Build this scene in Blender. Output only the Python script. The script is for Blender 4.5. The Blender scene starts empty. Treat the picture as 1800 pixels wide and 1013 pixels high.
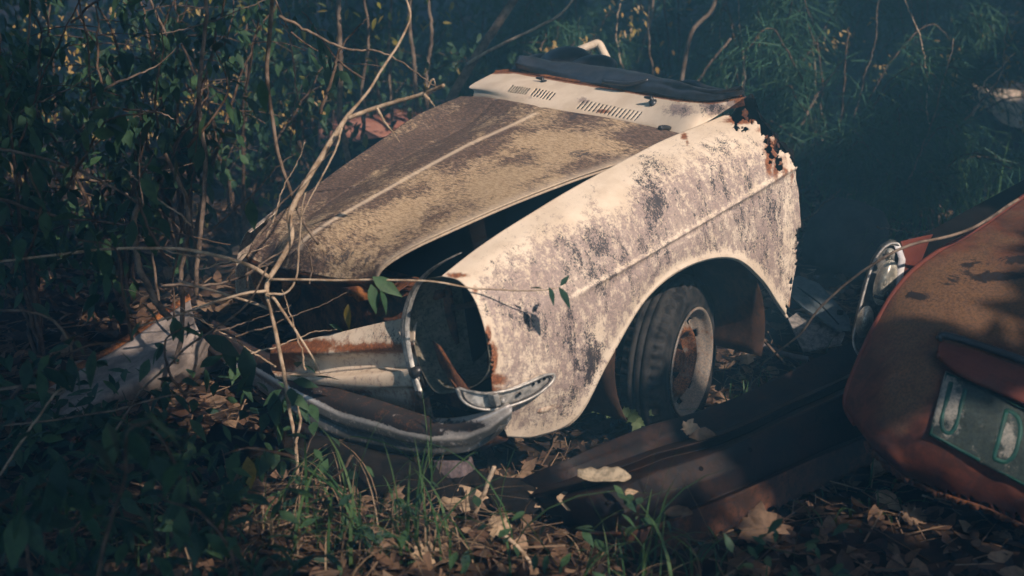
import bpy, math, random
import numpy as np
from mathutils import Matrix, Vector, noise as mnoise
random.seed(7); rng = np.random.default_rng(7)
scene = bpy.context.scene; COL = scene.collection

# ------------------------------------------------------------------ camera, sky, sun, exposure
PITCH = math.radians(18.3); CAM_H = 1.93; F = 2600.0
cam_data = bpy.data.cameras.new('camera'); cam = bpy.data.objects.new('camera', cam_data); COL.objects.link(cam)
cam.location = (0, 0, CAM_H); cam.rotation_euler = (math.pi/2-PITCH, 0, 0)
cam_data.sensor_width = 36; cam_data.lens = F/1800*36; cam_data.clip_end = 300
cam_data.dof.use_dof = True; cam_data.dof.focus_distance = 5.0; cam_data.dof.aperture_fstop = 2.4
scene.camera = cam
SUN = np.array([0.54, -0.72, 0.80]); SUN /= np.linalg.norm(SUN)
w = bpy.data.worlds.new('World'); scene.world = w; w.use_nodes = True
nt = w.node_tree; bg = nt.nodes['Background']
sky = nt.nodes.new('ShaderNodeTexSky'); sky.sky_type = 'NISHITA'; sky.sun_disc = False
sky.sun_elevation = math.asin(SUN[2]); sky.sun_rotation = math.atan2(SUN[0], SUN[1])
nt.links.new(sky.outputs[0], bg.inputs[0]); bg.inputs[1].default_value = 0.15
sl = bpy.data.lights.new('sun', 'SUN'); sl.energy = 2.8; sl.angle = math.radians(0.5); sl.color = (1.0, 0.80, 0.66)
so = bpy.data.objects.new('sun', sl); COL.objects.link(so)
so.rotation_euler = Vector(SUN).to_track_quat('Z', 'Y').to_euler(); so.location = (8, -8, 12)
vs = scene.view_settings; vs.view_transform = 'Standard'; vs.look = 'None'; vs.gamma = 1; vs.exposure = 1.25
scene.cycles.use_denoising = True; scene.cycles.max_bounces = 6; scene.cycles.volume_bounces = 0
scene.cycles.transparent_max_bounces = 6

# ------------------------------------------------------------------ frames
# world: x right, y away, z up.  car frame: X forward, Y its left side, Z up
R_car = np.array([[-0.75102908, 0.64852861, -0.12395953], [0.29038035, 0.15581248, -0.94414073], [-0.59298783, -0.74507256, -0.30533967]])
C_car = np.array([2.9549658, 3.81604542, 1.94699045])
u = np.array([-.09, .087, 1.0]); u /= np.linalg.norm(u)
cp, sp = math.cos(PITCH), math.sin(PITCH)
CW = np.array([[1, 0, 0], [0, -sp, -cp], [0, cp, -sp]])       # rows: right, down, forward in world
M3 = CW.T @ R_car                                             # car -> world rotation
T3 = np.array([0, 0, CAM_H]) - M3 @ C_car
CAR = Matrix(np.vstack([np.hstack([M3, T3[:, None]]), [0, 0, 0, 1]]).tolist())
def car2w(p): return np.asarray(p) @ M3.T + T3
def pix_w(P):
    c = (np.asarray(P, float) - np.array([0, 0, CAM_H])) @ CW.T
    return np.stack([900+F*c[..., 0]/c[..., 2], 506.5+F*c[..., 1]/c[..., 2]], -1)
def pix_c(P): return pix_w(car2w(P))
def CY(px, py, Y):                                            # point of the car plane Y=const
    d = R_car.T @ np.array([(px-900)/F, (py-506.5)/F, 1.0]); return C_car + (Y-C_car[1])/d[1]*d
def CX(px, py, X):
    d = R_car.T @ np.array([(px-900)/F, (py-506.5)/F, 1.0]); return C_car + (X-C_car[0])/d[0]*d
def wd(px, py): return CW.T @ np.array([(px-900)/F, (py-506.5)/F, 1.0])
O = np.array([0, 0, CAM_H])
def WY(px, py, y): d = wd(px, py); return O + y/d[1]*d
def WZ(px, py, z): d = wd(px, py); return O + (z-CAM_H)/d[2]*d
def gh(x, y):                                                 # ground height
    x = np.asarray(x, float); y = np.asarray(y, float)
    return 0.035*np.sin(x*1.7+y*.9)+.03*np.sin(y*2.1-x*1.3+1)+.012*np.sin(x*6.1)*np.sin(y*5.3)-.02

# ------------------------------------------------------------------ mesh helpers
def tag(o, label=None, cat=None, group=None, kind=None):
    if label: o['label'] = label
    if cat: o['category'] = cat
    if group: o['group'] = group
    if kind: o['kind'] = kind
    return o
def thing(name, loc, label, cat, group=None):
    o = bpy.data.objects.new(name, None); COL.objects.link(o); o.location = [float(v) for v in loc]
    o.empty_display_size = .1
    return tag(o, label, cat, group)
CARROOT = None
class MB:
    def __init__(s): s.v = []; s.f = []; s.n = 0; s.a = {}
    def add(s, V, Fc, **attrs):
        V = np.asarray(V, float).reshape(-1, 3)
        s.v.append(V); s.f += [tuple(i+s.n for i in f) for f in Fc]; s.n += len(V); return s
    def grid(s, G, closed=False, mask=None):
        G = np.asarray(G, float); a, b = G.shape[:2]; fs = []
        for i in range(a-1):
            for j in range(b if closed else b-1):
                if mask is not None and mask[i, j]: continue
                k = (j+1) % b; fs.append((i*b+j, i*b+k, (i+1)*b+k, (i+1)*b+j))
        return s.add(G, fs)
    def tube(s, path, r, n=6, cap=True):
        P = np.asarray(path, float); m = len(P); r = np.full(m, r) if np.isscalar(r) else np.asarray(r, float)
        T = np.gradient(P, axis=0); T /= np.linalg.norm(T, axis=1)[:, None]+1e-12
        up = np.array([0, 0, 1.]) if abs(T[0][2]) < .9 else np.array([1., 0, 0]); rings = []
        N = np.cross(T[0], up); N /= np.linalg.norm(N)
        for i in range(m):
            N = N - T[i]*(N@T[i]); N /= np.linalg.norm(N)+1e-12; B = np.cross(T[i], N)
            a = np.arange(n)*2*math.pi/n
            rings.append(P[i]+r[i]*(np.cos(a)[:, None]*N+np.sin(a)[:, None]*B))
        b = s.n; s.grid(np.array(rings), closed=True)
        if cap: s.f += [tuple(b+i for i in range(n))[::-1], tuple(b+(m-1)*n+i for i in range(n))]
        return s
    def box(s, c, ax, h):                                     # centre, 3 axes, half sizes
        c = np.asarray(c, float); V = [c+sum(sg[k]*h[k]*np.asarray(ax[k]) for k in range(3)) for sg in
             [(-1,-1,-1),(1,-1,-1),(1,1,-1),(-1,1,-1),(-1,-1,1),(1,-1,1),(1,1,1),(-1,1,1)]]
        return s.add(V, [(0,3,2,1),(4,5,6,7),(0,1,5,4),(1,2,6,5),(2,3,7,6),(3,0,4,7)])
    def sheet(s, pts, th):                                    # flat polygon with thickness vector
        P = np.asarray(pts, float); n = len(P); th = np.asarray(th, float)
        return s.add(np.vstack([P, P+th]), [tuple(range(n))[::-1], tuple(range(n, 2*n))]+[(i, (i+1) % n, n+(i+1) % n, n+i) for i in range(n)])
    def lathe(s, prof, c, ax, n=64, mask=None, mod=None):     # prof: (radius, along axis)
        ax = np.asarray(ax, float); ax /= np.linalg.norm(ax); e1 = np.cross(ax, [0, 0, 1.]); e1 /= np.linalg.norm(e1); e2 = np.cross(e1, ax)
        G = np.zeros((len(prof), n, 3)); a = np.arange(n)*2*math.pi/n
        for i, (r, h) in enumerate(prof):
            rr = r if mod is None else r+mod(i, a)
            G[i] = np.asarray(c)+ax*h+(np.cos(a)*rr)[:, None]*e1+(np.sin(a)*rr)[:, None]*e2
        return s.grid(G, closed=True, mask=mask)
    def inst(s, tv, tf, Rm, L, S):                            # many copies of a small template
        V = (np.einsum('nij,vj->nvi', Rm, tv)*S[:, None, None]+L[:, None, :]) if np.ndim(S) == 1 else (np.einsum('nij,nvj->nvi', Rm, tv[None]*S[:, None, :])+L[:, None, :])
        n, k = V.shape[:2]; off = (np.arange(n)*k)[:, None]+s.n
        for f in tf: s.f += [tuple(r) for r in (np.array(f)[None]+off).tolist()]
        s.v.append(V.reshape(-1, 3)); s.n += n*k; return s
    def build(s, name, mat, parent=None, smooth=True, masks=None, solid=0, offset=-1, bevel=0, loc=None):
        V = np.vstack(s.v)
        if masks is not None: px = masks(V)
        me = bpy.data.meshes.new(name); top = parent
        while top is not None and top.parent is not None: top = top.parent
        if top is not None and top is not CARROOT: V = V-np.array(top.location)
        if loc is not None: V = V-np.array(loc)
        me.from_pydata(V.tolist(), [], s.f)
        if masks is not None:
            at = me.color_attributes.new('mask', 'FLOAT_COLOR', 'POINT')
            at.data.foreach_set('color', np.asarray(px, np.float32).ravel())
        me.polygons.foreach_set('use_smooth', [smooth]*len(me.polygons))
        me.materials.append(mat); me.validate(); me.update()
        o = bpy.data.objects.new(name, me); COL.objects.link(o)
        if parent is not None: o.parent = parent
        if loc is not None: o.location = [float(q) for q in loc]
        if bevel:
            m = o.modifiers.new('bevel', 'BEVEL'); m.width = bevel; m.segments = 2; m.limit_method = 'ANGLE'
        if solid:
            m = o.modifiers.new('solid', 'SOLIDIFY'); m.thickness = solid; m.offset = offset
        return o
def cr(P, n):                                                 # Catmull-Rom along axis 0
    P = np.asarray(P, float); m = len(P); Q = np.concatenate([[2*P[0]-P[1]], P, [2*P[-1]-P[-2]]])
    t = np.linspace(0, m-1, n); i = np.minimum(t.astype(int), m-2); f = (t-i).reshape((-1,)+(1,)*(P.ndim-1))
    a, b, c, d = Q[i], Q[i+1], Q[i+2], Q[i+3]
    return .5*(2*b+(c-a)*f+(2*a-5*b+4*c-d)*f*f+(3*b-a-3*c+d)*f**3)
def cr2(G, n, m): return np.swapaxes(cr(np.swapaxes(cr(G, n), 0, 1), m), 0, 1)
def vnoise(P, s, seed=0): return np.array([mnoise.fractal(Vector((p[0]*s+seed, p[1]*s, p[2]*s)), 1.0, 2.0, 3) for p in P])
def rotm(n, tilt=None, face=None, yaw=None):
    """random frames: local x = leaf length, z = normal"""
    yaw = rng.uniform(0, 2*math.pi, n) if yaw is None else yaw
    t = rng.normal(0, .5, n) if tilt is None else tilt; r = rng.normal(0, .5, n) if face is None else face
    cy, sy, ct, st, cr_, sr = np.cos(yaw), np.sin(yaw), np.cos(t), np.sin(t), np.cos(r), np.sin(r)
    X = np.stack([cy*ct, sy*ct, -st], 1); Yv = np.stack([-sy, cy, 0*cy], 1); Z = np.cross(X, Yv)
    Y2 = Yv*cr_[:, None]+Z*sr[:, None]; Z2 = np.cross(X, Y2)
    return np.stack([X, Y2, Z2], 2)
def blobs(px, L):
    v = np.zeros(len(px))
    for (x, y, rx, ry, s) in L: v = np.maximum(v, s*np.exp(-(((px[:, 0]-x)/rx)**2+((px[:, 1]-y)/ry)**2)))
    return v
def inpoly(px, poly):
    x, y = px[:, 0], px[:, 1]; r = np.zeros(len(px), bool); n = len(poly)
    for i in range(n):
        x1, y1 = poly[i]; x2, y2 = poly[(i+1) % n]
        c = ((y1 > y) != (y2 > y)) & (x < (x2-x1)*(y-y1)/((y2-y1) or 1e-9)+x1); r ^= c
    return r

# ------------------------------------------------------------------ materials
class NT:
    def __init__(s, name):
        s.m = bpy.data.materials.new(name); s.m.use_nodes = True; s.t = s.m.node_tree; s.b = s.t.nodes['Principled BSDF']
        s.co = s.t.nodes.new('ShaderNodeTexCoord'); s.base = s.co.outputs['Object']
    def n(s, t, **k):
        o = s.t.nodes.new(t)
        for a, b in k.items(): setattr(o, a, b)
        return o
    def l(s, a, b): s.t.links.new(a, b)
    def setv(s, inp, v):
        if isinstance(v, bpy.types.NodeSocket): s.l(v, inp)
        else: inp.default_value = v if not isinstance(v, tuple) or len(v) == 4 else (*v, 1) if inp.type == 'RGBA' else v
    def map(s, sc, rot=(0, 0, 0)):
        m = s.n('ShaderNodeMapping'); s.l(s.base, m.inputs[0]); m.inputs['Scale'].default_value = sc; m.inputs['Rotation'].default_value = rot; return m.outputs[0]
    def noise(s, sc, det=6, ro=.6, vec=None, dist=0):
        o = s.n('ShaderNodeTexNoise'); s.l(vec or s.base, o.inputs['Vector']); o.inputs['Scale'].default_value = sc
        o.inputs['Detail'].default_value = det; o.inputs['Roughness'].default_value = ro; o.inputs['Distortion'].default_value = dist; return o.outputs[0]
    def math(s, op, a, b=0, c=0):
        o = s.n('ShaderNodeMath', operation=op)
        for i, v in enumerate((a, b, c)):
            if isinstance(v, bpy.types.NodeSocket): s.l(v, o.inputs[i])
            else: o.inputs[i].default_value = v
        return o.outputs[0]
    def ss(s, v, lo, hi):
        o = s.n('ShaderNodeMapRange', interpolation_type='SMOOTHSTEP'); s.l(v, o.inputs[0]); o.inputs[1].default_value = lo; o.inputs[2].default_value = hi; return o.outputs[0]
    def mix(s, f, a, b):
        o = s.n('ShaderNodeMix', data_type='RGBA'); s.setv(o.inputs[0], f); s.setv(o.inputs[6], a); s.setv(o.inputs[7], b); return o.outputs[2]
    def mask(s):
        a = s.n('ShaderNodeAttribute', attribute_name='mask'); p = s.n('ShaderNodeSeparateColor'); s.l(a.outputs[0], p.inputs[0]); return p.outputs[0], p.outputs[1], p.outputs[2], a.outputs['Alpha']
    def bump(s, h, st, dist=.01):
        o = s.n('ShaderNodeBump'); o.inputs[0].default_value = st; o.inputs[1].default_value = dist; s.l(h, o.inputs['Height']); s.l(o.outputs[0], s.b.inputs['Normal'])
    def out(s, col, rough=.8, metal=0, spec=.3):
        s.setv(s.b.inputs['Base Color'], col); s.setv(s.b.inputs['Roughness'], rough); s.setv(s.b.inputs['Metallic'], metal); s.b.inputs['Specular IOR Level'].default_value = spec; return s.m

def m_fender():
    t = NT('weathered_cream_paint'); R, G, B, A = t.mask()
    big = t.noise(7, 5, .6); mid = t.noise(38, 8, .75, t.map((1.3, 1.3, .75))); fine = t.noise(120, 10, .85); vf = t.noise(420, 4, .7)
    cream = t.mix(t.ss(big, .35, .65), (.62, .52, .40), (.74, .64, .51))
    cream = t.mix(t.math('MULTIPLY', t.ss(fine, .5, .75), .35), cream, (.50, .40, .30))
    # mauve film of old lichen
    gr = t.ss(t.noise(190, 2, .7, t.map((1, 1, .8))), .30, .70); md = t.ss(mid, .32, .68)
    ff = t.math('ADD', t.math('MULTIPLY', md, .46), t.math('MULTIPLY', gr, .26)); ff = t.math('ADD', ff, t.math('MULTIPLY', R, .62))
    film = t.ss(ff, .46, .80)
    fcol = t.mix(t.ss(fine, .42, .62), (.20, .150, .146), (.40, .31, .285)); fcol = t.mix(t.math('MULTIPLY', t.ss(vf, .5, .7), .5), fcol, (.10, .08, .075))
    fcol = t.mix(t.math('MULTIPLY', t.ss(big, .45, .7), .4), fcol, (.46, .38, .31))
    c = t.mix(t.math('MULTIPLY', film, .86), cream, fcol)
    g2 = t.ss(t.noise(230, 3, .75, t.map((1.1, 1, .7))), .28, .72); m2 = t.math('ADD', t.math('MULTIPLY', t.ss(t.noise(13, 4, .65, t.map((1.6, 1, .45))), .36, .66), .6), t.math('MULTIPLY', t.ss(t.noise(45, 5, .7, t.map((1.5, 1, .6))), .3, .7), .45))
    sp = t.math('ADD', t.math('MULTIPLY', g2, .44), t.math('MULTIPLY', m2, .50)); sp = t.math('ADD', sp, t.math('MULTIPLY', B, .30)); sp = t.math('ADD', sp, t.math('MULTIPLY', R, .24))
    spk = t.math('MULTIPLY', t.ss(sp, .765, .90), .94); c = t.mix(spk, c, (.030, .030, .038))
    rn = t.math('ADD', t.math('MULTIPLY', mid, .7), t.math('MULTIPLY', G, .9)); rf = t.ss(t.math('ADD', rn, t.math('MULTIPLY', t.math('SUBTRACT', fine, .5), .6)), .62, .90)
    rc = t.mix(t.ss(fine, .4, .65), (.10, .035, .018), (.42, .17, .07)); c = t.mix(rf, c, rc)
    t.bump(t.math('SUBTRACT', t.math('MULTIPLY', film, .6), t.math('ADD', spk, t.math('MULTIPLY', rf, .8))), .35, .0025)
    return t.out(c, .62, 0, .35)
def m_hood():
    t = NT('lichen_covered_bonnet_paint'); R, G, B, A = t.mask()
    v = t.map((2.0, .55, 1.0), (0, 0, -.25)); st = t.noise(38, 9, .78, v, .6); st2 = t.noise(95, 8, .8, v, .4); big = t.noise(4.5, 5, .6); fine = t.noise(260, 4, .7)
    k = t.math('ADD', t.math('MULTIPLY', st, .75), t.math('MULTIPLY', st2, .5)); k = t.math('ADD', k, t.math('MULTIPLY', R, .30)); k = t.math('ADD', k, t.math('MULTIPLY', t.ss(big, .35, .65), .20))
    dark = t.mix(t.ss(st2, .4, .62), (.07, .048, .04), (.22, .155, .12))
    tan = t.mix(t.ss(st2, .38, .62), (.29, .205, .125), (.55, .43, .285))
    c = t.mix(t.ss(k, .70, .90), dark, tan)
    blk = t.ss(t.math('ADD', t.noise(22, 7, .75), t.math('MULTIPLY', B, .35)), .66, .74); c = t.mix(t.math('MULTIPLY', blk, .85), c, (.06, .05, .055))
    c = t.mix(G, c, (.62, .52, .40))
    t.bump(k, .5, .003)
    return t.out(c, .9, 0, .15)
def m_rust(name, a=(.05, .022, .014), b=(.20, .08, .035), c3=(.02, .018, .02), sc=14, rough=.9):
    t = NT(name); n1 = t.noise(sc, 7, .7); n2 = t.noise(sc*7, 6, .7); n3 = t.noise(sc*.35, 4, .6)
    c = t.mix(t.ss(n1, .38, .62), a, b); c = t.mix(t.ss(n2, .45, .7), c, c3); c = t.mix(t.math('MULTIPLY', t.ss(n3, .45, .65), .6), c, c3)
    t.bump(n2, .5, .003); return t.out(c, rough, 0, .2)
def m_noise(name, a, b, sc=30, rough=.7, metal=0, spec=.3, bst=.2):
    t = NT(name); n1 = t.noise(sc, 7, .7); c = t.mix(t.ss(n1, .38, .62), a, b); t.bump(n1, bst, .003); return t.out(c, rough, metal, spec)
def m_leaf(name, cols, trans=.35, rough=.55, spec=.25):
    t = NT(name); g = t.n('ShaderNodeNewGeometry'); r = t.n('ShaderNodeValToRGB'); t.l(g.outputs['Random Per Island'], r.inputs[0])
    e = r.color_ramp.elements; k = len(cols)
    while len(e) < k: e.new(.5)
    for i, c in enumerate(cols): e[i].position = i/(k-1); e[i].color = (*c, 1)
    n1 = t.noise(60, 4, .6); col = t.mix(t.math('MULTIPLY', t.ss(n1, .4, .7), .45), r.outputs[0], tuple(x*.45 for x in cols[0]))
    t.out(col, rough, 0, spec)
    if trans:
        tr = t.n('ShaderNodeBsdfTranslucent'); t.l(col, tr.inputs[0]); ms = t.n('ShaderNodeMixShader'); ms.inputs[0].default_value = trans
        t.l(t.b.outputs[0], ms.inputs[1]); t.l(tr.outputs[0], ms.inputs[2]); t.l(ms.outputs[0], t.t.nodes['Material Output'].inputs[0])
    return t.m
def m_chrome():
    t = NT('pitted_bumper_chrome'); R, G, B, A = t.mask(); n1 = t.noise(60, 8, .75); n2 = t.noise(300, 4, .7)
    rf = t.ss(t.math('ADD', n1, t.math('MULTIPLY', G, .55)), .66, .80); pit = t.ss(t.math('ADD', n2, t.math('MULTIPLY', B, .3)), .70, .76)
    rf = t.math('MAXIMUM', rf, pit); rc = t.mix(t.ss(t.noise(130, 4, .8), .44, .62), (.016, .013, .013), (.12, .055, .03)); rc = t.mix(t.math('MULTIPLY', t.ss(t.noise(28, 6, .7), .40, .52), .9), rc, (.02, .017, .018))
    c = t.mix(rf, t.mix(t.ss(n1, .4, .6), (.50, .48, .46), (.68, .65, .61)), rc)
    face_shade = t.math('MULTIPLY', R, t.ss(n1, .25, .5)); c = t.mix(t.math('MULTIPLY', face_shade, .9), c, (.035, .04, .038)); t.bump(rf, .4, .002); return t.out(c, t.math('ADD', t.math('MULTIPLY', rf, .5), .36), t.math('MULTIPLY', t.math('SUBTRACT', 1, rf), .35), .4)  # dark tint puts the shade of the bumper's front face into its colour
def m_redcar():
    t = NT('faded_orange_red_paint'); R, G, B, A = t.mask(); v = t.map((1, 1, 1.2)); big = t.noise(3.2, 5, .65, v, .5); mid = t.noise(14, 7, .7, v, .8); fine = t.noise(130, 7, .8)
    c = t.mix(t.ss(mid, .38, .62), (.05, .019, .014), (.11, .036, .022)); br = t.mix(t.ss(fine, .4, .6), (.07, .042, .027), (.17, .095, .05))
    c = t.mix(t.ss(t.math('ADD', big, t.math('MULTIPLY', R, .5)), .55, .80), c, br)
    c = t.mix(t.ss(t.math('ADD', mid, t.math('MULTIPLY', B, .5)), .72, .80), c, (.022, .017, .016))
    c = t.mix(t.math('MULTIPLY', t.ss(fine, .55, .72), .5), c, (.03, .02, .016)); c = t.mix(t.math('MULTIPLY', G, .8), c, (.15, .038, .025))
    t.bump(t.math('ADD', fine, t.math('MULTIPLY', mid, 2.0)), .35, .003); return t.out(c, .68, 0, .2)
M_FENDER = m_fender(); M_HOOD = m_hood(); M_CHROME = m_chrome(); M_RED = m_redcar()
M_RUST = m_rust('dark_flaky_rust'); M_RUSTB = m_rust('orange_rust', (.12, .04, .018), (.42, .17, .06), (.05, .02, .012), 18)
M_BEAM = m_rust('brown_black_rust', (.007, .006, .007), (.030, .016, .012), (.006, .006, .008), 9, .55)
M_INNER = m_noise('shade_black_inner', (.003, .003, .004), (.010, .008, .007), 12, .95, 0, .08)  # near-black colour stands in for shade in the engine gap and hollows
M_LINER = m_rust('brown_undercoat', (.045, .024, .015), (.10, .052, .030), (.025, .018, .014), 8)
M_BUCKET = m_rust('mouldy_bucket_paint', (.12, .12, .09), (.26, .22, .16), (.05, .05, .04), 14)
M_RUBBER = m_noise('black_vinyl', (.016, .017, .019), (.035, .037, .042), 20, .38, 0, .5, .1)
M_TYRE = m_noise('dusty_tyre_rubber', (.011, .011, .012), (.042, .040, .038), 22, .9, 0, .2, .4)
M_ZINC = m_noise('dull_zinc', (.22, .22, .21), (.50, .49, .45), 40, .45, .4)
M_GREYP = m_noise('teal_grey_sheet', (.07, .09, .10), (.12, .15, .16), 30, .7)
M_FIBRE = m_noise('speckled_fibreboard', (.10, .095, .09), (.28, .26, .24), 60, .9)
M_SOIL = m_noise('dark_leafy_soil', (.018, .012, .008), (.055, .038, .026), 9, .95, 0, .1, .8)
M_BARKP = m_noise('pale_twig_bark', (.24, .17, .11), (.50, .40, .29), 25, .85, 0, .15, .4)
M_BARKD = m_noise('brown_twig_bark', (.05, .034, .024), (.15, .105, .075), 25, .9, 0, .15, .4)
M_BARKM = m_noise('grey_brown_bark', (.09, .066, .05), (.24, .185, .14), 20, .9, 0, .15, .5)
M_LEAF = m_leaf('dull_green_leaf', [(.020, .055, .036), (.032, .078, .048), (.05, .11, .055), (.065, .14, .06), (.035, .085, .052)], .3)
M_LEAFY = m_leaf('yellowing_leaf', [(.10, .14, .03), (.28, .27, .05), (.34, .25, .06), (.12, .17, .04)], .45)
M_NEEDLE = m_leaf('feathery_green', [(.03, .085, .055), (.045, .12, .07), (.06, .14, .075), (.035, .095, .06)], .25)
M_BLADE = m_leaf('grass_green', [(.03, .09, .035), (.06, .14, .05), (.09, .16, .06), (.04, .10, .04)], .35)
M_STRAW = m_leaf('dry_straw', [(.17, .12, .075), (.33, .25, .16), (.09, .065, .045)], .2)
M_LITTER = m_leaf('dead_leaf', [(.035, .022, .015), (.10, .058, .036), (.22, .14, .09), (.06, .036, .024), (.36, .25, .165), (.045, .03, .022), (.025, .018, .014)], .15, .8)
M_DEADP = m_leaf('pale_dead_leaf', [(.42, .29, .18), (.55, .42, .28), (.48, .33, .22)], .2, .7)

# ------------------------------------------------------------------ ground
gx = np.concatenate([np.linspace(-60, -6, 14), np.linspace(-5.8, 7, 130), np.linspace(7.5, 60, 14)])
gy = np.concatenate([np.linspace(-40, 1, 12), np.linspace(1.2, 14, 130), np.linspace(15, 90, 16)])
XX, YY = np.meshgrid(gx, gy); ZZ = gh(XX, YY)
near = (np.abs(XX) < 7) & (YY > 1) & (YY < 14)
ZZ = ZZ+np.where(near, rng.normal(0, .008, XX.shape), 0)
g = MB().grid(np.stack([XX, YY, ZZ], 2)).build('ground', M_SOIL); tag(g, kind='structure')

# ------------------------------------------------------------------ white wreck
CARROOT = car = thing('wrecked_car', T3, 'front half of a cream wrecked car, mouldy bonnet ajar, empty headlight opening', 'car wreck')
car.matrix_world = CAR
W = CY
FEND = [  # columns front -> rear, eight points from gap edge to bottom edge: (px, py, Y)
 [(777,485,.595),(808,494,.65),(832,522,.70),(847,560,.735),(857,605,.757),(862,650,.765),(868,700,.75),(890,768,.70)],
 [(833,441,.60),(872,448,.665),(902,482,.72),(922,525,.752),(935,565,.775),(935,640,.78),(935,700,.765),(943,767,.70)],
 [(900,395,.60),(942,412,.68),(970,448,.735),(990,490,.77),(1002,525,.79),(1005,600,.79),(1006,670,.78),(1012,734,.74)],
 [(970,352,.60),(1016,373,.69),(1046,408,.745),(1067,445,.775),(1080,480,.795),(1078,540,.80),(1074,590,.795),(1067,635,.78)],
 [(1040,312,.60),(1087,332,.69),(1113,366,.75),(1135,402,.78),(1150,440,.80),(1148,470,.805),(1142,500,.80),(1134,524,.795)],
 [(1110,275,.60),(1155,295,.69),(1180,325,.75),(1200,362,.78),(1215,402,.80),(1213,425,.805),(1210,446,.805),(1208,467,.80)],
 [(1170,245,.60),(1215,262,.69),(1242,290,.75),(1263,327,.78),(1280,364,.80),(1283,390,.805),(1284,420,.805),(1285,453,.80)],
 [(1230,220,.60),(1270,238,.69),(1297,265,.75),(1318,298,.78),(1337,331,.80),(1341,380,.805),(1340,430,.805),(1336,490,.80)],
 [(1275,201,.61),(1313,220,.69),(1337,245,.75),(1356,273,.78),(1372,308,.80),(1378,370,.805),(1378,450,.80),(1366,533,.79)],
 [(1304,186,.62),(1345,206,.70),(1372,232,.755),(1392,262,.78),(1399,293,.80),(1406,360,.805),(1404,440,.80),(1383,558,.785)]]
FC = np.array([[W(*p) for p in c] for c in FEND])                    # columns x rows x 3
NU, NV = 300, 150
FD = cr2(FC, NU, NV)
vt = np.linspace(0, 7, NV)[None, :]; ut = np.linspace(0, 9, NU)[:, None]
FD[..., 1] += (.009*np.exp(-((vt-4)/.10)**2)-.004*np.exp(-((vt-4.35)/.2)**2))*np.clip((ut-1.7)/1.2, 0, 1)   # swage line
FD[..., 1] += .006*np.exp(-((vt-7)/.35)**2)                         # wheel-arch lip
for i in range(NU):                                                 # waviness, ragged front and rear edges
    for j in range(0, NV):
        p = FD[i, j]; FD[i, j, 1] += .004*mnoise.noise(Vector((p[0]*5, 0, p[2]*5)))
jr = np.array([mnoise.fractal(Vector((j*.09, 3, 0)), 1, 2, 3) for j in range(NV)])
FD[-1, :, 0] += .007*jr; FD[-2, :, 0] += .004*jr
pf = pix_c(FD); pc = (pf[:-1, :-1]+pf[1:, 1:])/2; sh = pc.shape[:2]; pcf = pc.reshape(-1, 2)
nz = np.array([mnoise.fractal(Vector((a*.09, b*.09, 5)), 1, 2, 3) for a, b in pcf]); nz2 = np.array([mnoise.noise(Vector((a*.2, b*.2, 9))) for a, b in pcf])
TORN = [(1262,150),(1283,205),(1288,214),(1300,217),(1306,209),(1319,219),(1335,215),(1338,236),(1346,239),(1342,250),(1350,256),(1352,241),(1362,244),(1359,262),(1366,276),(1372,262),(1380,273),(1386,265),(1391,283),(1398,293),(1420,290),(1420,150)]
hm = inpoly(pcf+np.stack([nz2*2, nz*6], 1), TORN)
for (x, y, r) in [(1352,263,7),(1357,277,8),(1366,283,7),(1371,296,5),(1349,250,5),(1386,548,6),(1392,500,3),(1293,222,4),(1310,226,3),(1401,470,4)]:
    hm |= (np.hypot((pcf[:, 0]-x)*1.25, (pcf[:, 1]-y)*.75)+nz*11+nz2*5 < r)
hm |= (pcf[:, 0] > 1400+nz*7) & (pcf[:, 1] > 400)
ed = np.interp(pcf[:, 1], [575, 600, 625, 650, 672], [850, 857, 862, 864, 862]); hm |= (pcf[:, 0] < ed+(nz*9+nz2*4+2)) & (pcf[:, 1] > 578) & (pcf[:, 1] < 668)
archd = pf[:, -1, :]
def d_arch(px): return np.min(np.hypot(px[:, None, 0]-archd[None, ::6, 0], px[:, None, 1]-archd[None, ::6, 1]), 1)
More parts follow.
